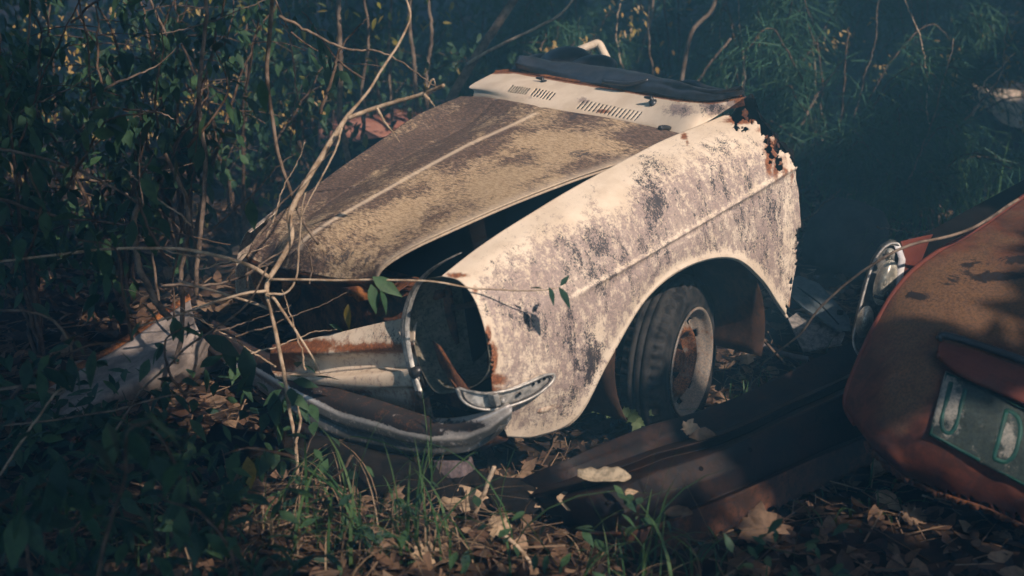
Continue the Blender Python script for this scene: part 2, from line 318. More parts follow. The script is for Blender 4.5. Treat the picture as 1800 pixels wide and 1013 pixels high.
def fender_mask(V):
    px = pix_c(V); y0 = np.interp(px[:, 0], [780, 870, 1000, 1150, 1330, 1400], [560, 478, 392, 305, 262, 285])
    film = np.clip((px[:, 1]-y0+4)/48, -1, 1)*.36+.32
    film -= blobs(px, [(1082,345,26,50,.5),(1050,580,22,40,.45),(1065,330,15,30,.4),(905,600,30,60,.15),(960,720,60,40,.3),(1345,330,60,18,.15),(1265,420,60,25,.1),(1385,400,14,150,.4),(950,650,40,40,.25),(1010,380,25,30,.3)])
    film -= .8*np.exp(-(d_arch(px)/13)**2)+.6*np.exp(-((px[:, 0]-np.interp(px[:, 1], [480,560,620,700], [800,850,862,868]))/22)**2)*(px[:, 1] < 700)
    sw = np.interp(px[:, 0], [1000,1150,1280,1397], [525,440,364,293]); film -= .35*np.exp(-((px[:, 1]-sw+2)/4.5)**2)*(px[:, 0] > 1000)
    dk = blobs(px, [(1140,320,30,60,1.0),(905,550,60,34,.7),(1000,590,50,40,.6),(1040,440,70,40,.6),(1040,640,24,80,1.1),(1150,345,22,75,1.1),(1040,470,70,34,.55),(915,560,42,28,.75),(980,560,50,24,.7),(1035,620,20,80,.8),(1055,520,20,40,.6),(1000,430,60,34,.35),(1225,285,26,30,.35),(1255,300,12,40,.35),(1110,440,60,26,.4),(1330,245,20,22,.3),(1270,250,26,22,.75),(1330,245,14,22,.5),(1240,262,22,24,.5),(1320,300,16,30,.55),(1290,330,30,30,.35),(1180,300,16,30,.4),(1200,330,40,30,.25),(870,540,12,40,.4),(1005,690,16,30,.5),(1365,380,20,50,.2)])
    ru = blobs(px, [(864,630,13,34,1),(858,590,8,25,.8),(868,668,30,14,.8),(845,685,40,14,.9),(803,484,26,7,.7),(835,512,8,18,.55),(1352,285,9,34,.75),(1364,300,7,26,.7),(1380,300,8,22,.55),(1392,310,6,30,.5),(1335,228,14,8,.5),(1356,265,16,30,.8),(1375,285,16,22,.5),(1300,212,30,8,.9),(1340,226,12,14,.5),(1202,240,9,9,.7),(1208,250,4,12,.6),(1390,540,9,20,.6),(975,715,18,8,.45),(1100,585,8,8,.4),(1290,204,12,6,.8),(1398,450,7,60,.35),(960,750,40,14,.3)])
    return np.stack([film, ru, dk, dk*0+1], 1)
fender = MB().grid(FD, mask=hm.reshape(sh)).build('front_fender', M_FENDER, car, masks=fender_mask, solid=.0025)
tag(fender, 'near side cream fender mottled with mauve and black mould, ragged rusty edges')
# arch lip and liner
lip = cr(np.array([W(p[0], p[1], p[2]-.006) for p in [c[7] for c in FEND[1:]]]), 90)
MB().tube(lip, .006, 6).build('wheel_arch_lip', M_FENDER, car, masks=lambda V: np.stack([np.full(len(V), -.2), np.full(len(V), .25), np.zeros(len(V)), np.ones(len(V))], 1))
AC = np.array([-.14, 0, .30]); L = []
for a in np.linspace(-25, 205, 40):
    r = .34; L.append([[AC[0]+r*math.cos(math.radians(a)), y, AC[2]+r*.95*math.sin(math.radians(a))] for y in np.linspace(.785, .36, 8)])
MB().grid(L).build('wheel_well', M_LINER, car, solid=.003)
MB().sheet([(x, .36, z) for x, z in [(.2,.25),(.2,.54),(-.48,.54),(-.50,.48),(-.56,.30),(-.30,.24),(-.1,.25)]], (0, -.006, 0)).build('inner_wheel_panel', M_LINER, car)

# bonnet
HOOD = [  # rows rear -> front; each from far edge across to near edge (px, py, Y)
 [(810,171,-.60),(868,174,-.33),(960,191,0),(1075,210,.30),(1205,239,.585)],
 [(735,203,-.57),(815,222,-.33),(905,219,0),(1020,238,.30),(1100,284,.58)],
 [(668,249,-.54),(745,258,-.32),(820,257,0),(930,280,.30),(1000,318,.57)],
 [(600,295,-.52),(660,304,-.32),(735,303,0),(840,322,.28),(900,356,.55)],
 [(545,337,-.50),(590,347,-.32),(655,348,0),(750,368,.26),(805,398,.50)],
 [(490,378,-.47),(530,388,-.32),(580,391,-.02),(670,412,.22),(725,436,.44)],
 [(452,415,-.46),(490,425,-.33),(532,424,-.05),(618,447,.19),(678,466,.38)],
 [(434,452,-.45),(470,468,-.34),(510,474,-.08),(590,489,.16),(662,488,.345)]]
HC = np.array([[W(*p) for p in r] for r in HOOD]); HD = cr2(HC, 170, 190)
uu = np.linspace(0, 4, 190)[None, :]; vv2 = np.linspace(0, 7, 170)[:, None]
rib = np.exp(-((uu-2)/.045)**2)*np.clip(vv2/.5, 0, 1)*np.clip((6.7-vv2)/1, 0, 1); HD[..., 2] += .007*rib-.004*np.exp(-((uu-1.9)/.06)**2)
HD[..., 2] -= .004*np.exp(-((uu-1.05)/.05)**2)
for i in range(170):
    for j in range(190):
        p = HD[i, j]; HD[i, j, 2] += .003*mnoise.noise(Vector((p[0]*4, p[1]*4, 1)))
def hood_mask(V):
    px = pix_c(V); 
    tan = blobs(px, [(850,340,190,60,.6),(1000,260,140,45,.45),(700,400,110,50,.5),(930,360,80,30,.5),(600,450,50,30,.25)])-blobs(px, [(700,250,130,40,.3),(560,330,70,45,.25),(1130,240,60,14,.7),(860,195,80,18,.35),(620,380,60,30,.1)])
    ribx = np.interp(px[:, 1], [191,219,257,303,348,391,424,474], [960,905,820,735,655,580,532,510]); 
    g = .75*np.exp(-((px[:, 0]-ribx-1)/5.5)**2)*(px[:, 1] > 200)*(px[:, 1] < 440)
    ey = np.interp(px[:, 0], [662,678,725,805,900,1000,1100], [488,466,436,398,356,318,284]); g = np.maximum(g, .55*np.exp(-((px[:, 1]-ey)/8)**2)*(px[:, 0] > 664)*(px[:, 0] < 1110))
    bk = blobs(px, [(560,460,110,30,.5),(1010,205,60,14,.5),(1020,272,30,12,.6),(1090,245,60,16,.4),(860,365,20,8,.3),(640,470,40,20,.4),(470,440,30,40,.4)])
    return np.stack([tan, g, bk, bk*0+1], 1)
hood = MB().grid(HD).build('bonnet', M_HOOD, car, masks=hood_mask, solid=.003)
tag(hood, 'bonnet sprung open at its near edge, covered in tan and brown lichen')
fe = HD[-1]; lipg = [fe, fe+np.array([-.004, 0, -.02]), fe+np.array([-.03, 0, -.055]), fe+np.array([-.07, 0, -.065]), fe+np.array([-.12, 0, -.05])]
lipg = np.array(lipg); lipg[2:] += rng.normal(0, .0015, lipg[2:].shape)
MB().grid(lipg).build('front_lip', M_RUST, hood, solid=.002)
MB().tube(HD[:, -1]+np.array([0, -.008, -.008]), .005, 5).build('edge_fold', M_HOOD, hood, masks=lambda V: np.tile([.2, .55, 0, 1.], (len(V), 1)))
fl = [W(600, 506, .2), W(632, 503, .26), W(645, 510, .28), W(648, 527, .285), W(630, 531, .25), W(620, 522, .23), W(604, 520, .2)]
MB().sheet(fl, (-.004, 0, 0)).build('rust_flap', M_RUSTB, hood)
st = cr(np.array([HD[i, 60]+np.array([0, .08, -.04]) for i in range(10, 165, 20)]), 30)
MB().tube(HD[10:160:8, 150]+np.array([0, 0, -.03]), .014, 6).build('underside_brace', M_INNER, hood)

# cowl with air slots
lo = [(833,160,-.56),(887,174,-.34),(960,189,0-.10),(1040,199,.12),(1120,214,.33),(1197,234,.56),(1235,219,.60)]
mi = [(826,151,-.60),(889,152,-.38),(985,163,-.12),(1065,176,.12),(1150,190,.36),(1215,204,.56),(1262,203,.62)]
hi = [(868,128,-.60),(905,127,-.52),(982,141,-.22),(1087,158,.12),(1187,176,.43),(1253,181,.60),(1312,170,.70)]
lo2 = [(p[0]-3, p[1]+14, p[2]) for p in lo]
CG = cr2(np.array([[W(*p) for p in r] for r in (lo2, lo, mi, hi)]), 60, 420)
pg = pix_c(CG); pgc = ((pg[:-1, :-1]+pg[1:, 1:])/2).reshape(-1, 2)
def slots(px):
    m = np.zeros(len(px), bool)
    for (x0, y0, x1, y1, n, hh) in [(897,156,926,161,8,7),(938,162,970,170,7,8),(1020,184,1121,205,16,9)]:
        for k in range(n):
            cx, cy = x0+(x1-x0)*k/(n-1), y0+(y1-y0)*k/(n-1)
            dy = (px[:, 1]-cy); dx = px[:, 0]-cx+dy*.85
            m |= (np.abs(dx) < 1.5) & (np.abs(dy) < hh*.85)
    return m
sm = slots(pgc).reshape(59, 419)
def cowl_mask(V):
    px = pix_c(V); fl_ = blobs(px, [(1195,193,32,14,1.3),(1255,190,28,14,1.5),(1025,178,14,9,1.1),(940,172,40,6,.6),(1290,180,20,12,1.2)])-.35
    ru = blobs(px, [(1060,196,18,5,.75),(1090,150,260,5,.0),(1300,178,12,10,.8),(1080,160,10,5,.3)])
    hy = np.interp(px[:, 0], [868,905,982,1087,1187,1253,1312], [128,127,141,158,176,181,170]); ru = np.maximum(ru, .75*np.exp(-((px[:, 1]-hy)/3.5)**2))
    return np.stack([fl_, ru, fl_*.4, ru*0+1], 1)
cowl = MB().grid(CG, mask=sm).build('scuttle_panel', M_FENDER, car, masks=cowl_mask, solid=.002)
tag(cowl, 'cream scuttle panel with slanted air slots')
cf_ = CG[-1, :405]; MB().grid(np.array([cf_, cf_+np.array([-.012, 0, .008]), cf_+np.array([-.02, 0, -.004]), cf_+np.array([-.025, 0, -.03])])).build('windscreen_flange', M_RUSTB, cowl, solid=.002)
MB().grid(np.array([CG[30, ::10]+np.array([-.0, 0, -.05]), CG[2, ::10]+np.array([.0, 0, -.10]), CG[2, ::10]+np.array([-.3, 0, -.12])])).build('air_box', M_INNER, cowl)
for (x, y, Yv) in [(957, 148, -.28), (1149, 183, .34)]:
    c = W(x, y, Yv); 
    MB().tube([c+np.array([0, 0, -.01]), c+np.array([.004, 0, .012])], .014, 10).tube([c, c+np.array([.008, -.004, .028])], [.008, .006], 8).tube([c+np.array([.004, .0, .02]), c+np.array([.01, -.03, .024])], [.007, .004], 6).build('wiper_spindle', M_RUBBER, cowl)
MB().tube(cr(np.array([W(1160+6*k, 229-3*math.sin(k)*.8+k*.5, .50) for k in range(6)]), 16)+np.array([0, 0, .006]), .009, 6).build('drain_flap', M_RUBBER, cowl)
# dashboard
dl = [(908,122,-.52),(985,138,-.22),(1087,155,.12),(1187,172,.43),(1253,177,.60),(1308,165,.70)]
dm = [(905,112,-.52),(990,126,-.24),(1090,140,.10),(1190,158,.42),(1256,168,.60),(1306,160,.70)]
dh = [(915,98,-.55),(1000,110,-.30),(1100,122,.05),(1180,141,.36),(1255,158,.58),(1302,156,.70)]
dk_ = [(925,108,-.62),(1010,122,-.36),(1110,132,.0),(1190,150,.32),(1262,166,.55),(1310,160,.68)]
DG = cr2(np.array([[W(*p) for p in dl], [W(*p)+np.array([0, 0, .005]) for p in dm], [W(*p) for p in dh], [W(p[0], p[1]+8, p[2]-.12) for p in dk_]]), 30, 90)
for i in range(30):
    for j in range(90): DG[i, j, 2] += .008*mnoise.noise(Vector((j*.12, i*.1, 3)))
dash = MB().grid(DG).build('dashboard', M_RUBBER, car, solid=.006)
tag(dash, 'crumpled black vinyl dashboard top')
for (x, y, Yv, rx, rz) in [(945,112,-.48,.075,.05),(993,108,-.38,.10,.07),(1038,117,-.24,.085,.055)]:
    c = W(x, y+6, Yv-.1); a = np.linspace(0, math.pi, 14); b = np.linspace(-math.pi/2, math.pi/2, 12)
    MB().grid([[c+np.array([.10*math.sin(t), rx*math.cos(t2)*math.cos(t)*0+rx*math.sin(t), 0])*0+np.array([.12*math.sin(t), rx*math.cos(t2)*math.cos(t), rz*math.sin(t2)*math.cos(t)]) for t2 in np.linspace(-.4, math.pi+.4, 20)] for t in b]).build('gauge_pod', M_RUBBER, dash)
dl2 = [(1060,146,.05),(1105,150,.18),(1140,143,.25),(1110,128,.1),(1060,126,-.05)]
MB().tube(cr(np.array([W(x, y-2, Yv) for x, y, Yv in dl2[:3]]), 12), .008, 6).tube(cr(np.array([W(*p)+np.array([0,0,.004]) for p in [(1040,135,-.1),(1080,133,.0),(1110,131,.08),(1130,137,.18)]]), 12), .010, 6).build('vinyl_fold', M_RUBBER, dash)
rear = [(1175,152,.30),(1215,146,.40),(1245,157,.5),(1300,168,.66)]
MB().tube(cr(np.array([W(x, y, Yv-.15) for x, y, Yv in rear]), 20), .012, 6).build('rubber_seal', M_RUBBER, dash)
# bent windscreen pillar
pp = [(985,108,-.75),(1010,92,-.74),(1040,80,-.7),(1052,77,-.68),(1060,90,-.66),(1076,122,-.62),(1082,140,-.6)]
MB().tube(cr(np.array([W(*p) for p in pp]), 30), .017, 8).build('bent_pillar', M_FENDER, car, masks=lambda V: np.tile([-.2, .2, .1, 1.], (len(V), 1)))
# torn rear edge rust flakes: ragged pillar stub
for k in range(16):
    x = 1300+random.uniform(0, 75); y = np.interp(x, [1300, 1340, 1375], [196, 232, 262])+random.uniform(-6, 12); r = random.uniform(4, 9); Yv = np.interp(x, [1300, 1345, 1395], [.63, .72, .77])
    c = W(x, y, Yv-.01); pts = [c+np.array([math.cos(a)*r*.0017*random.uniform(.5, 1.2), random.uniform(-.004, .004), math.sin(a)*r*.0017*random.uniform(.6, 1.4)]) for a in np.linspace(0, 6.28, 9)[:-1]]
    MB().sheet(pts, (0, .0015, 0)).build('rust_flake', M_RUST if k % 2 else M_RUSTB, fender, smooth=False)
stub = [W(1290,205,.52), W(1303,186,.56), W(1310,178,.56), W(1318,174,.58), W(1324,166,.58), W(1329,178,.6), W(1328,190,.62), W(1336,200,.64), W(1341,214,.66), W(1352,218,.68), W(1356,230,.69), W(1368,236,.70), W(1370,250,.71), W(1382,252,.72), W(1386,262,.73), W(1395,264,.74), W(1397,285,.74), W(1390,330,.73), W(1340,330,.60), W(1300,300,.5)]
MB().sheet(stub, (-.01, -.02, 0)).build('door_pillar', M_INNER, car)

# headlight bucket
OP = [(779,486,.595),(808,492,.65),(833,520,.70),(848,560,.733),(857,605,.752),(860,648,.762),(838,678,.70),(800,690,.62),(765,690,.53),(742,655,.45),(728,610,.40),(722,560,.385),(728,520,.40),(746,492,.47)]
opn = np.array([W(p[0], p[1], p[2]-.006) for p in OP]); opn = np.vstack([opn, opn[:1]]); opn = cr(opn, 57)[:-1]
cen = opn.mean(0); rings = []
for k, (dx, sc_) in enumerate([(0, 1.0), (-.03, .97), (-.08, .93), (-.15, .86), (-.19, .75), (-.195, .45), (-.195, .05)]):
    rg = cen+(opn-cen)*sc_; bx = np.minimum(opn[:, 0], cen[0]+.04) if k else opn[:, 0]; rg[:, 0] = (bx if k < 2 else cen[0])+dx; rings.append(rg)
bucket = MB().grid(np.array(rings), closed=True).build('headlight_bucket', M_BUCKET, car, solid=.003)
tag(bucket, 'empty headlight opening with rust eaten edge')
pl = [W(800,588,.62), W(868,585,.72), W(870,560,.7), W(800,560,.62)]
MB().tube([W(740,563,.45)+np.array([-.12,0,0]), W(800,552,.58)+np.array([-.12,0,0]), W(845,548,.68)+np.array([-.12,0,0])], .010, 6).tube([W(798,545,.58)+np.array([-.13,0,0]), W(800,610,.6)+np.array([-.13,0,0]), W(803,670,.6)+np.array([-.12,0,0])], .006, 6).build('bucket_rib', M_LINER, bucket)
MB().sheet([W(760,600,.50), W(775,610,.52), W(795,645,.58), W(815,668,.64), W(828,690,.70), W(812,700,.68), W(790,670,.60), W(772,640,.54)], (-.004, .0, .0)).build('torn_strip', M_RUST, bucket)
# headlight trim strip
tr = [(812,444,.60),(778,462,.55),(752,482,.48),(732,508,.42),(720,540,.39),(715,575,.375),(718,610,.38),(727,650,.40),(740,688,.44)]
TP = cr(np.array([W(*p) for p in tr]), 60); wv = np.interp(np.linspace(0, 1, 60), [0, .2, .4, .7, 1], [.006, .012, .016, .019, .014])
T_g = []
for k, off in enumerate([-1, -.6, -.55, -.1, 0, .4, .45, 1]):
    T_g.append(TP+np.array([(.010, .013, .009, .014, .008, .013, .009, .004)[k], 1, .15])*np.stack([np.ones(60), wv*off, wv*off], 1))
trim = MB().grid(np.array(T_g)).build('headlight_trim', M_ZINC, car, solid=.002)
for k, (x, y) in enumerate([(733,664),(734,674),(737,684),(731,654),(741,692)]):
    c = W(x, y, .42); MB().box(c, np.eye(3), (.004, .013, .004)).build('broken_clip', M_ZINC, trim, bevel=.001)
MB().tube([W(729,655,.42)+np.array([.01,0,0]), W(729,655,.42)-np.array([.04, 0, 0])], .017, 12).build('adjuster_grommet', M_RUBBER, trim)
MB().tube([W(739,694,.44)+np.array([.01,0,0]), W(739,694,.44)-np.array([.04, 0, 0])], .015, 12).build('adjuster_grommet', M_RUBBER, trim)

# grille panel
GR = [[(735,556,.38),(690,563,.28),(640,574,.18),(580,588,.06),(520,600,-.08),(478,606,-.2)],
      [(730,580,.395),(688,590,.30),(640,600,.20),(580,607,.08),(518,612,-.06),(476,613,-.19)],
      [(729,606,.40),(690,611,.31),(640,616,.21),(578,621,.09),(518,622,-.05),(474,622,-.18)],
      [(732,616,.37),(690,622,.27),(640,628,.17),(578,634,.05),(520,636,-.09),(474,634,-.22)],
      [(735,640,.37),(694,645,.27),(642,648,.17),(582,652,.05),(524,654,-.09),(476,648,-.22)],
      [(738,648,.42),(700,654,.32),(648,660,.22),(588,664,.10),(528,662,-.04),(480,656,-.17)],
      [(746,676,.43),(708,678,.33),(656,680,.23),(596,678,.11),(534,672,-.03),(484,664,-.16)],
      [(750,684,.40),(712,688,.30),(660,690,.20),(600,688,.08),(540,680,-.06),(488,670,-.2)],
      [(762,735,.42),(722,740,.31),(668,738,.2),(608,728,.08),(548,712,-.06),(494,690,-.2)]]
GP = cr2(np.array([[W(*p) for p in r] for r in GR]), 90, 80)
def grille_mask(V):
    px = pix_c(V); ru = .30+blobs(px, [(660,612,90,9,.5),(520,612,50,12,.75),(560,606,30,9,.55),(600,690,120,6,.3),(490,620,30,30,.8),(740,700,20,30,.5),(715,612,20,7,.6)])
    return np.stack([ru*0+.12, ru, blobs(px, [(680,590,40,20,.5),(650,665,60,14,.4)]), ru*0+1], 1)
gr_ = MB().grid(GP).build('grille_panel', M_FENDER, car, masks=grille_mask, solid=.002)
tag(gr_, 'pressed cream panel behind the missing grille, rusty along its crease')
# engine bay
E_ = MB(); bx = lambda x0, x1, y0, y1, z0, z1: E_.box(((x0+x1)/2, (y0+y1)/2, (z0+z1)/2), np.eye(3), ((x1-x0)/2, (y1-y0)/2, (z1-z0)/2))
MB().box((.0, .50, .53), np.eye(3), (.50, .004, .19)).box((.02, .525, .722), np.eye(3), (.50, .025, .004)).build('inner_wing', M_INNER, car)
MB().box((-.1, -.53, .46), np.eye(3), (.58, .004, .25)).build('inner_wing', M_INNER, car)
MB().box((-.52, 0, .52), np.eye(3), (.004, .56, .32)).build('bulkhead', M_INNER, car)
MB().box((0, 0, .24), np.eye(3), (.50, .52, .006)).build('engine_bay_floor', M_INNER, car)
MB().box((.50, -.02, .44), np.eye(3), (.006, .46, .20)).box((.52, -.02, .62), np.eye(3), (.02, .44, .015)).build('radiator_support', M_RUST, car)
MB().tube(cr(np.array([(.45, .46, .70), (.2, .47, .74), (-.1, .46, .76), (-.35, .44, .80)]), 30), .012, 6).tube(cr(np.array([(.4, .44, .66), (.1, .40, .72), (-.3, .42, .74)]), 20), .007, 5).build('loom_pipe', M_RUBBER, car)
# far fender front end
LF = FC.copy()[:2]; LF[..., 1] *= -1; LF = LF[:, :6]; LF[..., 0] += -.03; LF[..., 1] += .09; LF[..., 2] -= .03
LG = cr2(LF, 60, 60)
lf = MB().grid(LG, mask=np.array([[mnoise.noise(Vector((i*.12, j*.12, 2))) > .52 for j in range(59)] for i in range(59)])).build('far_fender', M_FENDER, car, masks=lambda V: np.tile([.35, .25, .3, 1.], (len(V), 1)), solid=.0025)
tag(lf, 'far side fender nose, rusty and half hidden by twigs')
ring = np.array([(.55, -.50+.10*math.cos(a), .54+.11*math.sin(a)) for a in np.linspace(0, 2*math.pi, 28)[:-1]])
MB().grid(np.array([ring+np.array([.03, 0, 0]), ring, ring*np.array([1,1,1])+np.array([-.1, 0, 0])]), closed=True).build('headlight_ring', M_RUSTB, lf, solid=.003)

# indicator housing
cl = [(806,684,.66,2),(822,698,.70,11),(850,706,.735,14),(880,703,.76,14),(908,696,.775,13.5),(938,683,.788,12.5),(962,668,.792,9),(974,660,.793,3)]
cc = cr(np.array([[p[0], p[1], p[2], p[3]] for p in cl]), 40)
tang = np.gradient(cc[:, :2], axis=0); tang /= np.linalg.norm(tang, axis=1)[:, None]; nrm = np.stack([-tang[:, 1], tang[:, 0]], 1)
up_ = [W(a[0]-n[0]*a[3], a[1]-n[1]*a[3], a[2]+.012) for a, n in zip(cc, nrm)]; dn_ = [W(a[0]+n[0]*a[3], a[1]+n[1]*a[3], a[2]+.012) for a, n in zip(cc, nrm)]
out_ = np.array(up_+dn_[::-1]); ind = None
plate_g = np.array([[np.array(a)*(1-t)+np.array(b)*t+np.array([0, -.012, 0]) for t in np.linspace(0, 1, 9)] for a, b in zip(up_, dn_)])
ind = MB().grid(plate_g).build('indicator_housing', M_ZINC, car, solid=.002)
MB().tube(np.vstack([out_, out_[:2]]), .0042, 6).build('housing_rim', M_ZINC, ind)
c2_ = out_.mean(0); MB().tube(np.vstack([c2_+(out_-c2_)*.93, (c2_+(out_-c2_)*.93)[:2]])+np.array([0, .001, 0]), .0028, 6).build('gasket', M_RUBBER, ind)
MB().box(W(869,702,.775), [(1,0,0),(0,1,0),(.15,0,1)], (.009, .014, .018)).build('bulb_holder', M_ZINC, ind, bevel=.002)
MB().tube([W(884,704,.765), W(884,704,.79)], .010, 12).build('bulb_socket', M_ZINC, ind)
for (x, y) in [(914,692),(948,671),(957,666),(938,675)]:
    MB().tube([W(x, y, .78), W(x, y, .796)], .0045, 8).build('screw', M_INNER, ind)
# small lit dent bulge below the housing
c = W(962, 712, .738); b = np.linspace(-math.pi/2, math.pi/2, 9)
MB().grid([[c+np.array([.05*math.sin(t), .016*math.cos(t)*max(math.sin(t2), -.2), .02*math.cos(t)*math.cos(t2)]) for t2 in np.linspace(0, math.pi, 14)] for t in b]).build('towing_bulge', M_FENDER, fender, masks=lambda V: np.tile([.1, .42, .3, 1.], (len(V), 1)))

# bumper
BU = [  # from far end to near tip: back-top, crown, front edge, face, groove, face, bottom
 [(372,560),(368,570),(366,580),(364,592),(366,598),(362,612),(372,622)],
 [(450,605),(442,618),(438,632),(436,646),(440,652),(436,668),(448,680)],
 [(545,664),(534,676),(524,690),(522,706),(528,714),(524,732),(538,742)],
 [(612,688),(602,706),(600,727),(598,744),(604,752),(602,770),(616,780)],
 [(672,705),(660,720),(655,742),(654,760),(660,766),(660,782),(672,792)],
 [(722,722),(710,738),(706,758),(708,775),(713,781),(714,793),(724,800)],
 [(765,734),(762,750),(760,769),(764,783),(768,788),(768,797),(774,800)],
 [(808,733),(812,748),(817,766),(820,780),(822,784),(822,791),(820,794)],
 [(850,724),(854,734),(860,749),(864,763),(864,766),(860,774),(854,778)],
 [(880,712),(884,718),(889,728),(890,742),(888,746),(882,756),(870,758)],
 [(893,709),(896,711),(900,718),(899,732),(897,736),(890,745),(878,748)]]
BY = [-.60, -.38, -.02, .18, .33, .46, .575, .665, .745, .79, .80]
BI = [-.03, .0, .0, .002, -.006, .0, -.03]
BG = np.array([[W(p[0], p[1], BY[i]+(-.03 if j == 0 else 0)) for j, p in enumerate(r)] for i, r in enumerate(BU)])
BD = cr2(BG, 160, 42)
def bump_mask(V):
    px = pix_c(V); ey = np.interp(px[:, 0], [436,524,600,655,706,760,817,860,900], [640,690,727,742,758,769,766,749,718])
    top = np.clip((ey-px[:, 1])/6, 0, 1)*np.clip((770-px[:, 0])/30, 0, 1)
    ru = top*1.0+blobs(px, [(800,750,60,12,.5),(760,762,24,10,.8),(740,750,40,14,1)])*np.clip((ey-px[:, 1])/3, 0, 1)
    ru = np.where(px[:, 1] > ey+3, .1, ru); ru = ru+blobs(px, [(815,750,50,12,.35)])*(px[:, 1] < ey); ru = ru*np.where(ru > .9, .8+.35*np.array([mnoise.noise(Vector((a*.05, b*.12, 1))) for a, b in px]), 1); pit = blobs(px, [(820,748,50,14,.9)])
    return np.stack([np.clip((px[:, 1]-ey-3)/5, 0, 1), ru, pit, ru*0+1], 1)  # first channel: front face below the edge, darkened as shade
bm = MB().grid(BD).build('bumper', M_CHROME, car, masks=bump_mask, solid=.003); tag(bm, 'chrome bumper with rusted holes along its top')
for (x, y, r) in [(784,757,5.5),(806,751,4.5),(790,742,4),(770,752,4),(752,756,6),(765,745,5)]:
    c = CY(x, y, np.interp(x, [706, 765, 817], [.46, .575, .66])-.01); MB().tube([c+np.array([0, 0, .008]), c-np.array([0, 0, .02])], r*.00135, 10).build('rust_hole', M_INNER, bm)
MB().tube(cr(np.array([W(x, y, Yv) for x, y, Yv in [(520,748,.0),(600,790,.16),(700,812,.4),(740,810,.5)]]), 24), .02, 8).build('bumper_iron', M_BEAM, bm)
# front apron below the grille
MB().grid(np.array([[W(x, y, Yv) for x, y, Yv in [(520,690,-.1),(620,735,.12),(700,752,.32),(780,762,.5),(860,762,.66),(895,768,.70)]], [W(x, y, Yv) for x, y, Yv in [(520,740,-.12),(620,775,.1),(700,796,.3),(780,800,.48),(850,790,.62),(890,775,.69)]]])).build('front_apron', M_RUST, car, solid=.003)

# wheel
nw = np.array([.88, -.47, .02]); nw /= np.linalg.norm(nw); nc = M3.T @ nw
hub = W(1214, 638, .64); RT = .283
tyre_prof = [(.170,-.060),(.185,-.080),(.225,-.084),(.262,-.076),(.276,-.066),(.281,-.050),(.2815,-.047),(.279,-.044),(.2825,-.041),(.283,-.020),(.280,-.017),(.283,-.013),(.284,.010),(.281,.013),(.284,.017),(.2825,.040),(.280,.044),(.281,.050),(.272,.060),(.266,.070),(.255,.078),(.250,.077),(.246,.081),(.222,.086),(.200,.085),(.192,.080),(.188,.083),(.182,.082),(.176,.070)]
tyre_prof = [(a_-(.006 if a_ in (.279, .280, .281) else 0), b_*.85) for a_, b_ in tyre_prof]
def tread(i, a):
    r, h = tyre_prof[i]; k = (np.sin(a*52) > 0).astype(float)
    return -.012*k if .036 < abs(h) < .062 and r > .262 else 0*a
dirt = MB().lathe(tyre_prof, hub-nc*.07, nc, 312, mod=tread)
wheel = MB().tube([hub-nc*.22, hub-nc*.05], .06, 16).build('wheel', M_INNER, car); tag(wheel, 'steered front wheel under the arch')
dirt.build('tyre', M_TYRE, wheel)
rp = [(.184,.074),(.180,.078),(.176,.074),(.172,.062),(.168,.048),(.160,.044),(.152,.034),(.146,.026),(.140,.024),(.125,.032),(.112,.044),(.106,.048),(.100,.044),(.094,.030),(.086,.012),(.070,.006),(.045,.008),(.038,.016),(.034,.036),(.028,.040),(.001,.040)]
nn = 120; msk = np.zeros((len(rp)-1, nn), bool)
for k in range(10):
    a0 = int((k+.5)*nn/10); msk[7:9, a0-2:a0+2] = True; msk[6, a0-2:a0+2] = True
M_RIM = None
t = NT('rusty_rim_paint'); R_, G_, B_, A_ = t.mask(); n1 = t.noise(30, 8, .75); n2 = t.noise(160, 6, .8)
rf = t.ss(t.math('ADD', n1, t.math('MULTIPLY', G_, .5)), .54, .70); cr_c = t.mix(t.ss(n2, .4, .6), (.32, .26, .20), (.15, .145, .14))  # paint tone darkened in place of arch shade, under the rust
t.bump(rf, .4, .002); M_RIM = t.out(t.mix(rf, cr_c, t.mix(t.ss(n2, .42, .62), (.06, .025, .015), (.34, .14, .05))), .6)
def rimmask(V):
    d = V-(hub-nc*.07); ax_ = d@nc; r = np.linalg.norm(d-ax_[:, None]*nc, axis=1); g_ = np.exp(-((r-.104)/.014)**2)*.5+np.clip((.1-r)/.03, 0, 1)*.55
    return np.stack([g_*0, g_, g_*0, g_*0+1], 1)
rim = MB().lathe(rp, hub-nc*.07, nc, nn, mask=msk).build('rim', M_RIM, wheel, masks=rimmask, solid=.002)
MB().lathe([(.165,-.02),(.0,-.02)], hub-nc*.07, nc, 24).build('brake_drum', M_INNER, wheel)
e1 = np.cross(nc, [0, 0, 1.]); e1 /= np.linalg.norm(e1); e2 = np.cross(e1, nc)
for k in range(4):
    a = k*math.pi/2+.5; c = hub-nc*.07+(math.cos(a)*e1+math.sin(a)*e2)*.062; MB().tube([c, c+nc*.022], .010, 6).build('wheel_nut', M_RUST, wheel)

